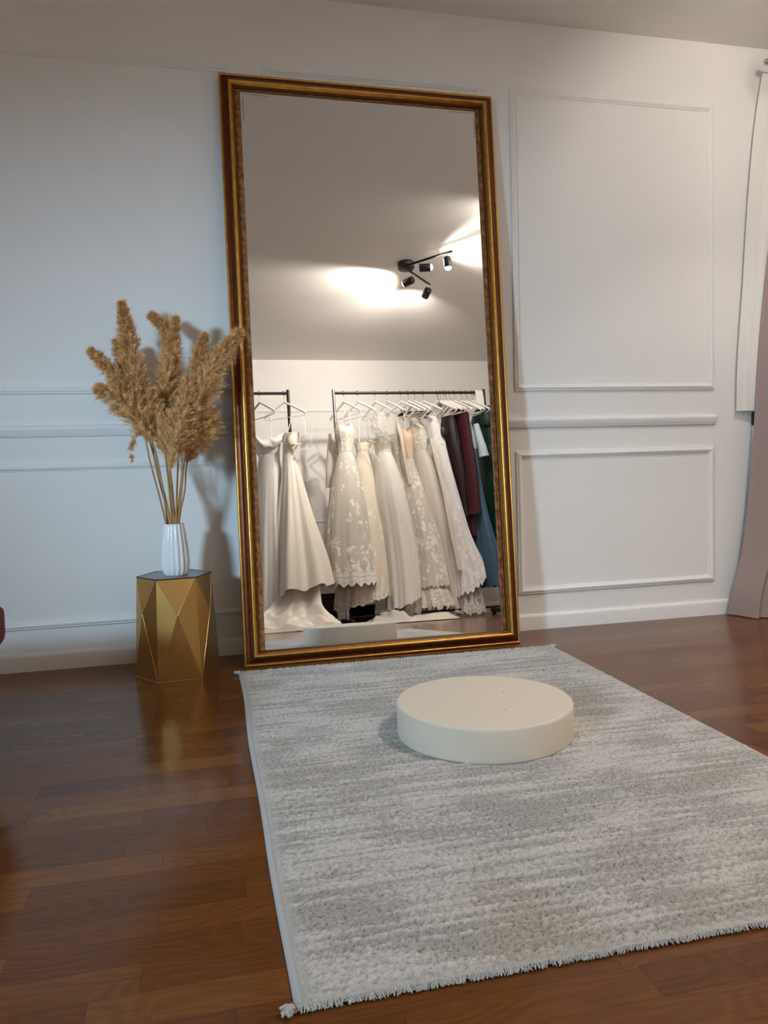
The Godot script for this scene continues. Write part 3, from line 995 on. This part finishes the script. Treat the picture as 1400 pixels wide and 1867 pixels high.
# ---------------------------------------------------------------- ceiling spotlights
func build_lamp() -> void:
	var heads := [
		[Vector3(1.593, 2.545, 2.186), Vector3(1.600, 2.487, 2.160), Vector3(0.93, -0.05, -0.36), 1.4, 62.0],
		[Vector3(1.750, 2.545, 2.031), Vector3(1.748, 2.500, 2.031), Vector3(0.03, -1.0, -0.08), 1.9, 52.0],
		[Vector3(1.612, 2.545, 2.384), Vector3(1.596, 2.494, 2.384), Vector3(-0.66, -0.12, 0.74), 1.75, 60.0],
		[Vector3(1.775, 2.545, 2.551), Vector3(1.772, 2.496, 2.560), Vector3(-0.12, -0.42, 0.90), 1.2, 64.0]]
	make_lamp("black ceiling lamp with two bars and four spot heads, seen in the mirror", Vector3.ZERO, heads)
	# a second lamp of the kind, nearer the curtained window (outside the picture, its light is in it)
	var more := []
	for h in heads: more.append(h.duplicate())
	more[0][2] = Vector3(0.28, -0.50, -0.82)
	more[0][3] = 0.34
	more[0][4] = 60.0
	more[1][3] = 0.5
	more[2][3] = 0.3
	more[3][3] = 0.8
	make_lamp("black ceiling lamp with two bars and four spot heads near the curtained window", Vector3(0.50, 0, -1.05), more)

func make_lamp(label: String, off: Vector3, heads: Array) -> void:
	var o := Vector3(1.543, HC, 2.329)
	var t := thing("ceiling_spotlight", label, "ceiling lamp", o + off)
	put("rosette", lathe([Vector2(0.001, 0), Vector2(0.058, 0), Vector2(0.060, -0.004), Vector2(0.060, -0.042), Vector2(0.056, -0.048), Vector2(0.001, -0.048)], 40), M.darkwood, t)
	var arms := [[Vector3(1.515, 2.545, 2.262), Vector3(1.780, 2.545, 2.002)], [Vector3(1.505, 2.545, 2.275), Vector3(1.792, 2.545, 2.568)]]
	for a in arms:
		put("bar", tube([a[0] - o, a[1] - o], 0.008, 0.008, 10), M.black, t)
	put("bar_joint", tube([Vector3(-0.03, -0.040, -0.058), Vector3(-0.03, -0.066, -0.058)], 0.016, 0.016, 14), M.black, t)
	for h in heads:
		var d: Vector3 = h[2].normalized()
		var p: Vector3 = h[1]
		var hd := Node3D.new()
		hd.name = "spot_head"
		t.add_child(hd, true)
		var up := Vector3.UP if absf(d.y) < 0.8 else Vector3.RIGHT
		var b := Basis()
		b.y = d
		b.x = up.cross(d).normalized()
		b.z = b.x.cross(b.y)
		hd.transform = Transform3D(b, p - o)
		put("shade", lathe([Vector2(0.001, -0.012), Vector2(0.022, -0.012), Vector2(0.0265, -0.008), Vector2(0.0275, 0.0), Vector2(0.0275, 0.066), Vector2(0.0262, 0.067), Vector2(0.0255, 0.064), Vector2(0.0255, 0.012), Vector2(0.001, 0.010)], 32), M.black, hd)
		put("stalk", tube([h[0] - o, (h[0] + p) / 2 - o + Vector3(0, -0.006, 0), p - o + d * 0.012], 0.0042, 0.0042, 8), M.chrome, t)
		var bulb := SphereMesh.new()
		bulb.radius = 0.0245
		bulb.height = 0.040
		bulb.radial_segments = 24
		bulb.rings = 12
		put("bulb", bulb, M.glow, hd, Transform3D(Basis.IDENTITY, Vector3(0, 0.062, 0)))
		var l := SpotLight3D.new()
		l.name = "spot_light"
		l.light_color = WARM
		l.light_energy = h[3]
		l.spot_range = 12.0
		l.spot_attenuation = 2.0
		l.spot_angle = h[4]
		l.spot_angle_attenuation = 0.6
		l.light_size = 0.03
		l.shadow_enabled = true
		add_child(l)
		var q := p + d * 0.066 + off
		l.look_at_from_position(q, q + d, up)

# ---------------------------------------------------------------- clothes racks (behind the camera, seen in the mirror)
func rack(x0: float, x1: float, z: float, post_l: Material, post_r: Material, label: String) -> void:
	var t := thing("clothes_rack", label, "clothes rack", Vector3(x0, 0, z))
	var w := x1 - x0
	var ms := [post_l, post_r]
	for k in 2:
		var x := 0.0 if k == 0 else w
		put("post", tube([Vector3(x, 0.055, 0), Vector3(x, 2.075, 0)], 0.0145, 0.0145, 16), ms[k], t)
		put("foot", box(Vector3(x - 0.018, 0.020, -0.24), Vector3(x + 0.018, 0.055, 0.24), 0.004), M.black, t)
		for sg in [-1.0, 1.0]: put("caster", lathe([Vector2(0.001, 0), Vector2(0.016, 0), Vector2(0.02, 0.005), Vector2(0.02, 0.015), Vector2(0.001, 0.02)], 16), M.black, t, Transform3D(Basis.IDENTITY, Vector3(x, 0, sg * 0.2)))
	put("rail", tube([Vector3(0, 2.045, 0), Vector3(w, 2.045, 0)], 0.0125, 0.0125, 16), M.black, t)
	put("lower_bar", tube([Vector3(0, 0.07, 0), Vector3(w, 0.07, 0)], 0.010, 0.010, 12), M.black, t)

func build_racks() -> void:
	rack(1.238, 2.655, 3.80, M.chrome, M.black, "long clothes rail crowded with gowns, its left post chrome")
	rack(-0.55, 0.836, 3.80, M.black, M.black, "black clothes rail at the left with two white gowns")
	hanger0 = make_hanger(M.white, M.chrome)
	var shelf := thing("wall_shelf", "small black ledge on the wall behind the right rail", "shelf", Vector3(2.03, 2.0, ZF))
	put("board", box(Vector3(0, 0.03, -0.10), Vector3(0.34, 0.05, -0.001), 0.002), M.black, shelf)
	for x in [0.05, 0.29]: put("bracket", box(Vector3(x - 0.008, 0.0, -0.09), Vector3(x + 0.008, 0.03, -0.001), 0.002), M.darkwood, shelf)

func build_gowns() -> void:
	var ivory := rgb(228, 219, 204)
	var satin := mat(rgb(242, 234, 220), 0.32)
	satin.rim_enabled = true
	satin.rim = 0.4
	var coolsatin := mat(rgb(234, 230, 224), 0.42)
	var chiffon := mat(rgb(240, 231, 216), 0.7)
	var tulle := mat(Color(0.93, 0.92, 0.90, 0.34), 0.9)
	tulle.transparency = BaseMaterial3D.TRANSPARENCY_ALPHA
	var lace_a := lace_mat(lace_image(1, 400, 800, rgb(212, 203, 189), rgb(253, 250, 243), 52, 0.17, 8.5))
	var lace_b := lace_mat(lace_image(2, 320, 640, rgb(218, 209, 195), rgb(253, 249, 241), 90, 0.0, 8.0))
	var lace_c := lace_mat(lace_image(3, 300, 600, rgb(232, 221, 204), rgb(249, 240, 225), 16, 0.10, 9.0))
	var lace_w := lace_mat(lace_image(4, 300, 640, rgb(236, 234, 235), rgb(254, 253, 253), 60, 0.12, 9.0))
	var lace_g := lace_mat(lace_image(6, 384, 384, rgb(166, 158, 150), rgb(232, 226, 218), 60, 0.3, 10.0))
	var L := "white gowns on the left rail"
	# --- left rail
	var g := gown("evening_gown", "cool white gown with an off-shoulder satin band, leftmost in the mirror", [Vector3(1.60, 0.637, 0.105), Vector3(1.54, 0.636, 0.095), Vector3(1.49, 0.642, 0.085), Vector3(1.204, 0.631, 0.115), Vector3(0.79, 0.609, 0.150), Vector3(0.413, 0.597, 0.175), Vector3(0.06, 0.585, 0.19)], 2, {"z": 3.80, "fold": 0.07, "n": 11, "ph": 0.4, "deep": 1.1}, coolsatin, coolsatin, L)
	put("shoulder_band", ribbon([Vector3(0.505, 1.63, 3.70), Vector3(0.56, 1.585, 3.66), Vector3(0.64, 1.58, 3.645), Vector3(0.71, 1.60, 3.66), Vector3(0.765, 1.635, 3.70)], 0.075, Vector3.UP), coolsatin, g)
	strap(g, [Vector3(0.66, 1.62, 3.68), Vector3(0.655, 1.70, 3.70), Vector3(0.672, 1.78, 3.74), Vector3(0.662, 1.86, 3.78)], 0.004, coolsatin)
	g = gown("satin_gown", "ivory satin gown with broad pleats and a bow at the bodice", [Vector3(1.659, 0.832, 0.065), Vector3(1.566, 0.813, 0.062), Vector3(1.483, 0.79, 0.044), Vector3(1.349, 0.803, 0.072), Vector3(1.183, 0.806, 0.100), Vector3(1.017, 0.809, 0.128), Vector3(0.852, 0.812, 0.157), Vector3(0.689, 0.815, 0.187), Vector3(0.526, 0.818, 0.212), Vector3(0.335, 0.822, 0.235)], 2, {"z": 3.66, "fold": 0.17, "n": 6, "ph": 1.2, "deep": 0.8, "from": -0.3, "tilt": 0.03, "lean": 0.1}, satin, satin, L)
	put("bow_loop", ribbon([Vector3(0.80, 1.56, 3.575), Vector3(0.85, 1.70, 3.55), Vector3(0.925, 1.735, 3.55), Vector3(0.925, 1.62, 3.57), Vector3(0.85, 1.55, 3.57)], 0.060, Vector3(0.2, 0.3, 0.9), 5, 0.1), satin, g)
	put("bow_loop", ribbon([Vector3(0.80, 1.55, 3.575), Vector3(0.90, 1.55, 3.54), Vector3(0.985, 1.67, 3.54), Vector3(0.96, 1.52, 3.56), Vector3(0.87, 1.50, 3.57)], 0.050, Vector3(0.2, 0.3, 0.9), 5, 0.1), satin, g)
	put("bow_knot", soft_box(Vector3(0.812, 1.575, 3.57), Vector3(0.038, 0.05, 0.03), 2.4, 14), mat(rgb(236, 222, 206), 0.45), g)
	strap(g, [Vector3(0.79, 1.66, 3.64), Vector3(0.83, 1.76, 3.70), Vector3(0.845, 1.85, 3.74)], 0.004, satin)
	# its train, spread over the floor towards the mirror
	var tr := []
	var nz := noise(1.0, 91, 3)
	for i in 41:
		var row := []
		var v := i / 40.0
		for k in 61:
			var u := k / 60.0
			var x := lerpf(lerpf(0.64, 0.44, smoothstep(0, 0.8, v)), lerpf(0.98, 1.12, smoothstep(0.3, 1.0, v)), u)
			var y := lerpf(0.42, 0.030, pow(v, 0.55)) + 0.02 * sin(u * 15.0 + v * 2.0) * (1.0 - v * 0.6) + 0.028 * nz.get_noise_2d(u * 4.0, v * 3.0) * v
			if v > 0.92: y = lerpf(y, 0.006, (v - 0.92) / 0.08)
			row.append(Vector3(x, maxf(y, 0.006), lerpf(3.62, 3.44, v) + 0.035 * sin(u * 11.0 + 0.6) * (1.0 - v)))
		tr.append(row)
	put("train", grid(tr), satin, g)
	hang(0.588, 3.80, -0.6, "white hanger of the off-shoulder gown on the left rail")
	hang(0.80, 3.80, -1.0, "white hanger of the satin gown beside the left rail's post")
	# --- right rail, left to right
	g = gown("ivory_gown", "ivory gown with loose sleeves, half hidden behind the scalloped lace gown", [Vector3(1.705, 1.263, 0.04), Vector3(1.544, 1.258, 0.05), Vector3(1.401, 1.262, 0.055), Vector3(1.045, 1.267, 0.100), Vector3(0.693, 1.271, 0.145), Vector3(0.344, 1.288, 0.175)], 2, {"z": 3.97, "fold": 0.05, "n": 9, "ph": 2.0, "deep": 0.9, "dmax": 0.14}, chiffon, chiffon)
	put("sleeve", tube([Vector3(1.225, 1.70, 3.93), Vector3(1.20, 1.55, 3.90), Vector3(1.185, 1.40, 3.89), Vector3(1.175, 1.22, 3.90)], 0.030, 0.040, 14), chiffon, g)
	g = gown("lace_gown", "ivory lace ball gown with a scalloped floral hem, first on the right rail", [Vector3(1.729, 1.298, 0.060), Vector3(1.668, 1.301, 0.084), Vector3(1.582, 1.304, 0.067), Vector3(1.493, 1.291, 0.055), Vector3(1.411, 1.294, 0.084), Vector3(1.257, 1.289, 0.120), Vector3(1.087, 1.282, 0.149), Vector3(0.919, 1.276, 0.170), Vector3(0.751, 1.271, 0.184), Vector3(0.584, 1.270, 0.196), Vector3(0.451, 1.276, 0.202), Vector3(0.345, 1.281, 0.203)], 3, {"z": 3.72, "fold": 0.035, "n": 10, "ph": 0.9, "deep": 0.9, "dmax": 0.19, "scallop": 0.035, "scn": 9, "cup": 0.05, "lean": 0.2}, lace_b, lace_a)
	strap(g, [Vector3(1.27, 1.74, 3.66), Vector3(1.29, 1.80, 3.68), Vector3(1.315, 1.86, 3.70)], 0.003, satin)
	strap(g, [Vector3(1.34, 1.72, 3.66), Vector3(1.345, 1.80, 3.66), Vector3(1.34, 1.86, 3.68)], 0.003, satin)
	g = gown("champagne_gown", "champagne gown with an embroidered hem behind the scalloped lace gown", [Vector3(1.60, 1.488, 0.068), Vector3(1.578, 1.488, 0.066), Vector3(1.516, 1.479, 0.049), Vector3(1.428, 1.476, 0.069), Vector3(1.184, 1.484, 0.100), Vector3(0.924, 1.467, 0.142), Vector3(0.668, 1.441, 0.185), Vector3(0.414, 1.413, 0.225), Vector3(0.19, 1.391, 0.245)], 2, {"z": 3.86, "fold": 0.05, "n": 9, "ph": 2.1, "deep": 0.8, "dmax": 0.18, "tilt": 0.06, "scallop": 0.02, "scn": 11, "lean": 0.2}, lace_c, lace_c)
	for q in [[Vector3(1.44, 1.60, 3.78), Vector3(1.455, 1.75, 3.80), Vector3(1.46, 1.86, 3.80)], [Vector3(1.43, 1.58, 3.76), Vector3(1.50, 1.60, 3.72), Vector3(1.58, 1.575, 3.72)], [Vector3(1.45, 1.57, 3.74), Vector3(1.53, 1.50, 3.70), Vector3(1.59, 1.40, 3.70)]]: strap(g, q, 0.0035, satin, "tie")
	g = gown("glitter_gown", "pale tulle gown with glittering skirt and puffed tulle shoulders", [Vector3(1.619, 1.643, 0.078), Vector3(1.56, 1.645, 0.066), Vector3(1.488, 1.646, 0.060), Vector3(1.339, 1.663, 0.090), Vector3(1.078, 1.685, 0.120), Vector3(0.818, 1.712, 0.126), Vector3(0.561, 1.731, 0.128), Vector3(0.307, 1.735, 0.130), Vector3(0.16, 1.733, 0.128)], 2, {"z": 3.76, "fold": 0.075, "n": 9, "ph": 0.2, "deep": 1.1, "dmax": 0.15, "tilt": 0.05, "lean": 0.3}, lace_c, mat(rgb(240, 234, 225), 0.6))
	var sk := [Vector3(1.488, 1.646, 0.060), Vector3(1.339, 1.663, 0.090), Vector3(1.078, 1.685, 0.120), Vector3(0.818, 1.712, 0.126), Vector3(0.561, 1.731, 0.128), Vector3(0.307, 1.735, 0.130), Vector3(0.16, 1.733, 0.128)]
	sequins(g, sk, {"z": 3.76, "fold": 0.075, "n": 9, "ph": 0.2, "deep": 1.1, "dmax": 0.15, "tilt": 0.05, "lean": 0.3}, 420, mat(rgb(255, 253, 248), 0.35, 0.0), 71)
	for q in [[Vector3(1.615, 1.73, 3.70), Vector3(0.075, 0.115, 0.09)], [Vector3(1.715, 1.70, 3.74), Vector3(0.065, 0.15, 0.08)], [Vector3(1.655, 1.64, 3.66), Vector3(0.085, 0.075, 0.07)]]: put("tulle_puff", puff(q[0], q[1], 12), tulle, g)
	g = gown("sleeved_gown", "slim ivory lace gown with long sleeves beside the tulle gown", [Vector3(1.83, 1.795, 0.045), Vector3(1.579, 1.816, 0.055), Vector3(1.434, 1.832, 0.046), Vector3(1.005, 1.849, 0.075), Vector3(0.566, 1.838, 0.090), Vector3(0.22, 1.826, 0.103), Vector3(0.06, 1.80, 0.10)], 2, {"z": 3.88, "fold": 0.06, "n": 8, "ph": 1.5, "deep": 1.2, "dmax": 0.16}, lace_b, lace_b)
	put("sleeve", tube([Vector3(1.80, 1.80, 3.80), Vector3(1.815, 1.62, 3.74), Vector3(1.828, 1.42, 3.73), Vector3(1.862, 1.20, 3.75)], 0.020, 0.014, 12), lace_b, g)
	g = gown("beige_gown", "lace gown with a beige bodice and glittering floral trim", [Vector3(1.695, 1.865, 0.040), Vector3(1.623, 1.873, 0.060), Vector3(1.517, 1.879, 0.047), Vector3(1.437, 1.885, 0.034), Vector3(1.339, 1.889, 0.056), Vector3(1.074, 1.925, 0.088), Vector3(0.81, 1.970, 0.112), Vector3(0.549, 1.999, 0.130), Vector3(0.285, 2.003, 0.142)], 3, {"z": 3.80, "fold": 0.06, "n": 8, "ph": 0.0, "deep": 1.0, "dmax": 0.15, "scallop": 0.02, "scn": 12, "cup": 0.05, "lean": 0.3}, mat(rgb(222, 194, 164), 0.6), lace_b)
	strap(g, [Vector3(1.86, 1.70, 3.76), Vector3(1.872, 1.78, 3.77), Vector3(1.866, 1.86, 3.78)], 0.003, satin)
	put("flounce", cloth([Vector3(0.30, 2.003, 0.120), Vector3(0.20, 2.015, 0.140), Vector3(0.10, 2.03, 0.150)], {"z": 3.80, "fold": 0.14, "n": 11, "deep": 1.0, "dmax": 0.17, "scallop": 0.03, "scn": 17}, 14, 120), lace_b, g)
	g = gown("bead_gown", "cream gown with a beaded top and thin straps, behind the beige-bodiced one", [Vector3(1.825, 2.012, 0.046), Vector3(1.669, 2.033, 0.070), Vector3(1.533, 2.034, 0.055), Vector3(1.359, 2.071, 0.090), Vector3(1.088, 2.097, 0.110), Vector3(0.817, 2.130, 0.112), Vector3(0.548, 2.164, 0.098), Vector3(0.281, 2.200, 0.098), Vector3(0.04, 2.213, 0.098)], 2, {"z": 3.92, "fold": 0.06, "n": 7, "ph": 2.6, "deep": 1.3, "dmax": 0.17, "cup": 0.03}, lace_b, mat(rgb(224, 215, 202), 0.6))
	for q in [1.99, 2.05]: strap(g, [Vector3(q, 1.80, 3.86), Vector3(q + 0.01, 1.86, 3.86)], 0.003, satin)
	g = gown("white_lace_gown", "bright white lace gown with a long lace-edged skirt, left of the dark dresses", [Vector3(1.83, 2.120, 0.034), Vector3(1.69, 2.145, 0.050), Vector3(1.546, 2.167, 0.058), Vector3(1.331, 2.201, 0.060), Vector3(1.062, 2.246, 0.068), Vector3(0.796, 2.283, 0.082), Vector3(0.619, 2.312, 0.098), Vector3(0.442, 2.344, 0.118), Vector3(0.27, 2.355, 0.125)], 2, {"z": 3.78, "fold": 0.075, "n": 7, "ph": 0.8, "deep": 1.2, "dmax": 0.15, "scallop": 0.03, "scn": 10, "tilt": 0.08, "lean": 0.3}, lace_w, lace_w)
	put("underskirt", cloth([Vector3(0.40, 2.335, 0.085), Vector3(0.25, 2.35, 0.095), Vector3(0.03, 2.36, 0.11)], {"z": 3.80, "fold": 0.10, "n": 9, "deep": 1.1, "scallop": 0.02, "scn": 12}, 16, 100), lace_g, g)
	put("lace_edge", ribbon([Vector3(2.09, 1.60, 3.70), Vector3(2.13, 1.35, 3.69), Vector3(2.17, 1.05, 3.68), Vector3(2.20, 0.75, 3.67), Vector3(2.24, 0.42, 3.66)], 0.05, Vector3(1, 0.1, 0), 4, 0.15), lace_b, g)
	var D := "coloured evening dresses at the right end of the rail"
	var plum := mat(rgb(32, 10, 16), 0.55)
	var purple := mat(rgb(84, 38, 56), 0.3)
	var blackm := mat(rgb(30, 24, 28), 0.35)
	var burg := mat(rgb(62, 7, 18), 0.75)
	var steel := mat(rgb(68, 98, 120), 0.6)
	var pale := mat(rgb(186, 206, 214), 0.55)
	var green := mat(rgb(9, 42, 32), 0.5)
	gown("plum_dress", "dark plum dress, first coloured one right of the white lace gown", [Vector3(1.83, 2.304, 0.045), Vector3(1.706, 2.301, 0.058), Vector3(1.523, 2.311, 0.066), Vector3(1.341, 2.332, 0.064), Vector3(1.16, 2.355, 0.057), Vector3(1.015, 2.37, 0.047), Vector3(0.888, 2.392, 0.050)], 2, {"z": 3.84, "fold": 0.07, "n": 5, "ph": 0.5, "deep": 1.8, "dmax": 0.13}, plum, plum, D)
	gown("purple_dress", "glossy purple satin dress between the plum and burgundy ones", [Vector3(1.816, 2.385, 0.029), Vector3(1.612, 2.382, 0.033), Vector3(1.427, 2.394, 0.036), Vector3(1.17, 2.402, 0.048), Vector3(0.896, 2.441, 0.052), Vector3(0.714, 2.458, 0.047)], 2, {"z": 3.86, "fold": 0.08, "n": 5, "ph": 1.1, "deep": 2.0, "dmax": 0.14}, purple, purple, D)
	g = gown("black_dress", "narrow black sequinned dress between the purple and burgundy ones", [Vector3(1.90, 2.413, 0.044), Vector3(1.653, 2.412, 0.034), Vector3(1.356, 2.418, 0.034), Vector3(1.081, 2.428, 0.038), Vector3(0.807, 2.45, 0.043)], 1, {"z": 3.88, "fold": 0.06, "n": 5, "ph": 0.1, "deep": 2.2, "dmax": 0.15}, blackm, blackm, D)
	sequins(g, [Vector3(1.653, 2.412, 0.034), Vector3(1.356, 2.418, 0.034), Vector3(1.081, 2.428, 0.038), Vector3(0.807, 2.45, 0.043)], {"z": 3.88, "fold": 0.06, "n": 5, "ph": 0.1, "deep": 2.2, "dmax": 0.15}, 200, M.chrome, 72)
	gown("burgundy_dress", "straight matt burgundy dress with a level hem", [Vector3(1.889, 2.377, 0.030), Vector3(1.819, 2.407, 0.048), Vector3(1.608, 2.423, 0.044), Vector3(1.335, 2.438, 0.051), Vector3(1.063, 2.443, 0.049), Vector3(0.902, 2.440, 0.051)], 1, {"z": 3.76, "fold": 0.025, "n": 4, "ph": 0.4, "deep": 2.2, "dmax": 0.13, "lean": 0.1}, burg, burg, D)
	g = gown("blue_dress", "dress with a pale blue top and steel blue skirt", [Vector3(1.754, 2.474, 0.020), Vector3(1.652, 2.488, 0.037), Vector3(1.505, 2.494, 0.040), Vector3(1.339, 2.500, 0.039), Vector3(1.157, 2.507, 0.043), Vector3(0.902, 2.520, 0.060), Vector3(0.703, 2.541, 0.074), Vector3(0.523, 2.563, 0.086), Vector3(0.25, 2.575, 0.093)], 2, {"z": 3.80, "fold": 0.06, "n": 6, "ph": 0.9, "deep": 1.9, "dmax": 0.16, "lean": 0.1}, pale, steel, D)
	put("sleeve", tube([Vector3(2.515, 1.72, 3.70), Vector3(2.525, 1.62, 3.68), Vector3(2.55, 1.50, 3.68), Vector3(2.56, 1.42, 3.68)], 0.026, 0.046, 16), pale, g)
	g = gown("green_dress", "dark green sequinned gown at the right end of the rail", [Vector3(1.90, 2.642, 0.046), Vector3(1.771, 2.640, 0.076), Vector3(1.544, 2.656, 0.063), Vector3(1.263, 2.665, 0.065), Vector3(0.985, 2.671, 0.064), Vector3(0.708, 2.693, 0.068), Vector3(0.523, 2.72, 0.073), Vector3(0.34, 2.733, 0.082)], 2, {"z": 3.84, "fold": 0.07, "n": 6, "ph": 1.9, "deep": 1.9, "dmax": 0.17}, green, green, D)
	put("shoulder_cape", soft_box(Vector3(2.645, 1.80, 3.72), Vector3(0.066, 0.10, 0.06), 2.6, 18), mat(rgb(18, 56, 44), 0.6), g)
	sequins(g, [Vector3(1.544, 2.656, 0.063), Vector3(1.263, 2.665, 0.065), Vector3(0.985, 2.671, 0.064), Vector3(0.708, 2.693, 0.068), Vector3(0.523, 2.72, 0.073), Vector3(0.34, 2.733, 0.082)], {"z": 3.84, "fold": 0.07, "n": 6, "ph": 1.9, "deep": 1.9, "dmax": 0.17}, 320, mat(rgb(110, 170, 150), 0.25, 0.9), 73)
	var clutch := thing("black_purse", "small black pointed purse hanging between white and plum dresses", "purse", Vector3(2.205, 1.66, 3.70))
	put("body", soft_box(Vector3.ZERO, Vector3(0.032, 0.055, 0.02), 2.2, 14), M.black, clutch)
	strap(clutch, [Vector3(-0.01, 0.045, 0), Vector3(-0.005, 0.2, 0.04), Vector3(0.0, 0.376, 0.10), Vector3(0.008, 0.2, 0.04), Vector3(0.012, 0.045, 0)], 0.0025, M.black)
	# a white cloth laid over the rail's right end
	var cl := []
	for i in 25:
		var row := []
		var a := i / 24.0
		for k in 9:
			var x := 2.565 + 0.075 * k / 8.0
			var s := (a - 0.5) * 2.0
			var y := 2.064 - maxf(0.0, absf(s) - 0.12) * 0.19
			row.append(Vector3(x + 0.004 * sin(a * 9.0), y, 3.80 + clampf(s * 9, -1, 1) * 0.018 - (0.008 if s < 0 else -0.008) * absf(s)))
		cl.append(row)
	var wc := put("white_cloth", grid(cl), M.label)
	tag(wc, "white cloth folded over the right end of the rail", "cloth")
	var info := [[1.33, "the scalloped lace gown"], [1.456, "the champagne gown"], [1.616, "the puffed tulle gown"], [1.73, "the long-sleeved lace gown"], [1.854, "the beige-bodiced gown"], [1.926, "the gown left of the thin-strapped one"], [1.987, "the thin-strapped cream gown"], [2.067, "the gap left of the white lace gown"], [2.202, "the bright white lace gown"], [2.232, "the black purse"], [2.262, "the plum dress"], [2.285, "the plum dress, second one"], [2.319, "the purple satin dress"], [2.368, "the burgundy dress"], [2.435, "the pale blue top"], [2.483, "the gap beside the pale blue top"], [2.541, "the dark green gown"]]
	for i in info.size():
		hang(info[i][0], 3.80, -0.55 - 0.12 * sin(i * 1.9), "white hanger on the right rail above %s" % info[i][1])

func puff(c: Vector3, h: Vector3, sd: int) -> ArrayMesh:
	var n := noise(1.0, sd, 3)
	var pts := []
	for i in 31:
		var row := []
		var v := -PI / 2 + PI * i / 30.0
		for k in 49:
			var u := TAU * (k % 48) / 48.0
			var d := Vector3(cos(v) * cos(u), sin(v), cos(v) * sin(u))
			row.append(c + d * h * (1.0 + 0.22 * n.get_noise_3d(d.x * 2.2 + c.x * 9, d.y * 2.2, d.z * 2.2)))
		pts.append(row)
	return grid(pts)

func sequins(g: Node3D, rows: Array, o: Dictionary, count: int, m: Material, sd: int) -> void:
	rng.seed = sd
	var mm := MultiMesh.new()
	mm.transform_format = MultiMesh.TRANSFORM_3D
	var c := CylinderMesh.new()
	c.top_radius = 0.003
	c.bottom_radius = 0.003
	c.height = 0.0006
	c.radial_segments = 6
	c.rings = 0
	mm.mesh = c
	mm.instance_count = count
	for i in count:
		var t := rng.randf() * 0.97
		var a := rng.randf() * TAU
		var p := cloth_point(rows, o, t, a)
		var mid = spline(rows, t)
		var out := Vector3(p.x - mid.y, 0, p.z - o.z).normalized()
		var d := (out + Vector3(rng.randfn(), rng.randfn(), rng.randfn()) * 0.35).normalized()
		var b := Basis(Quaternion(Vector3.UP, d)).scaled(Vector3.ONE * rng.randf_range(0.6, 1.3))
		mm.set_instance_transform(i, Transform3D(b, p + out * 0.003))
	var mi := MultiMeshInstance3D.new()
	mi.name = "sequins"
	mi.multimesh = mm
	mi.material_override = m
	mi.set_meta("kind", "stuff")
	g.add_child(mi, true)

func build_floor_items() -> void:
	# dark boxes under the gowns
	var b1 := thing("storage_box", "dark brown lidded box on the floor under the satin gown", "box", Vector3(1.08, 0, 4.12))
	put("body", box(Vector3(-0.10, 0, -0.12), Vector3(0.11, 0.24, 0.12), 0.008), mat(rgb(58, 42, 32), 0.7), b1)
	put("lid", box(Vector3(-0.106, 0.24, -0.126), Vector3(0.116, 0.29, 0.126), 0.006), mat(rgb(48, 34, 26), 0.7), b1)
	var b2 := thing("storage_bin", "black open bin on the floor under the lace gowns", "bin", Vector3(1.43, 0, 4.10))
	put("body", lathe([Vector2(0.001, 0.0), Vector2(0.10, 0.0), Vector2(0.125, 0.16), Vector2(0.13, 0.165), Vector2(0.118, 0.165), Vector2(0.095, 0.01), Vector2(0.001, 0.01)], 40), M.black, b2)
	# a white satin cloth lying in folds
	var n := noise(1.0, 95, 3)
	var pts := []
	for i in 31:
		var row := []
		var v := i / 30.0
		for k in 61:
			var u := k / 60.0
			var edge := minf(minf(u, 1 - u) * 5.0, minf(v, 1 - v) * 4.0)
			var y := 0.006 + clampf(edge, 0, 1) * (0.032 + 0.018 * sin(v * 9.0 + u * 5.0) + 0.02 * n.get_noise_2d(u * 3.0, v * 2.0))
			row.append(Vector3(lerpf(1.66, 2.13, u) + 0.03 * sin(v * 4.0), maxf(y, 0.006), lerpf(3.46, 3.78, v) + 0.03 * sin(u * 6.0)))
		pts.append(row)
	var o := put("satin_cloth", grid(pts), mat(rgb(226, 218, 206), 0.38))
	tag(o, "white satin cloth lying in folds on the floor under the beige-bodiced gown", "cloth")
	var pts2 := []
	for i in 25:
		var row := []
		var v := i / 24.0
		for k in 51:
			var u := k / 50.0
			var edge := minf(minf(u, 1 - u) * 5.0, minf(v, 1 - v) * 4.0)
			var y := 0.006 + clampf(edge, 0, 1) * (0.07 + 0.025 * sin(u * 9.0 + v * 4.0) + 0.03 * n.get_noise_2d(u * 2.5 + 9, v * 2.0))
			row.append(Vector3(lerpf(1.38, 1.76, u), maxf(y, 0.006), lerpf(3.52, 3.86, v)))
		pts2.append(row)
	var o2 := put("tulle_heap", grid(pts2), mat(rgb(206, 200, 194), 0.75))
	tag(o2, "crumpled grey-white tulle heaped on the floor under the glittering gown", "cloth")
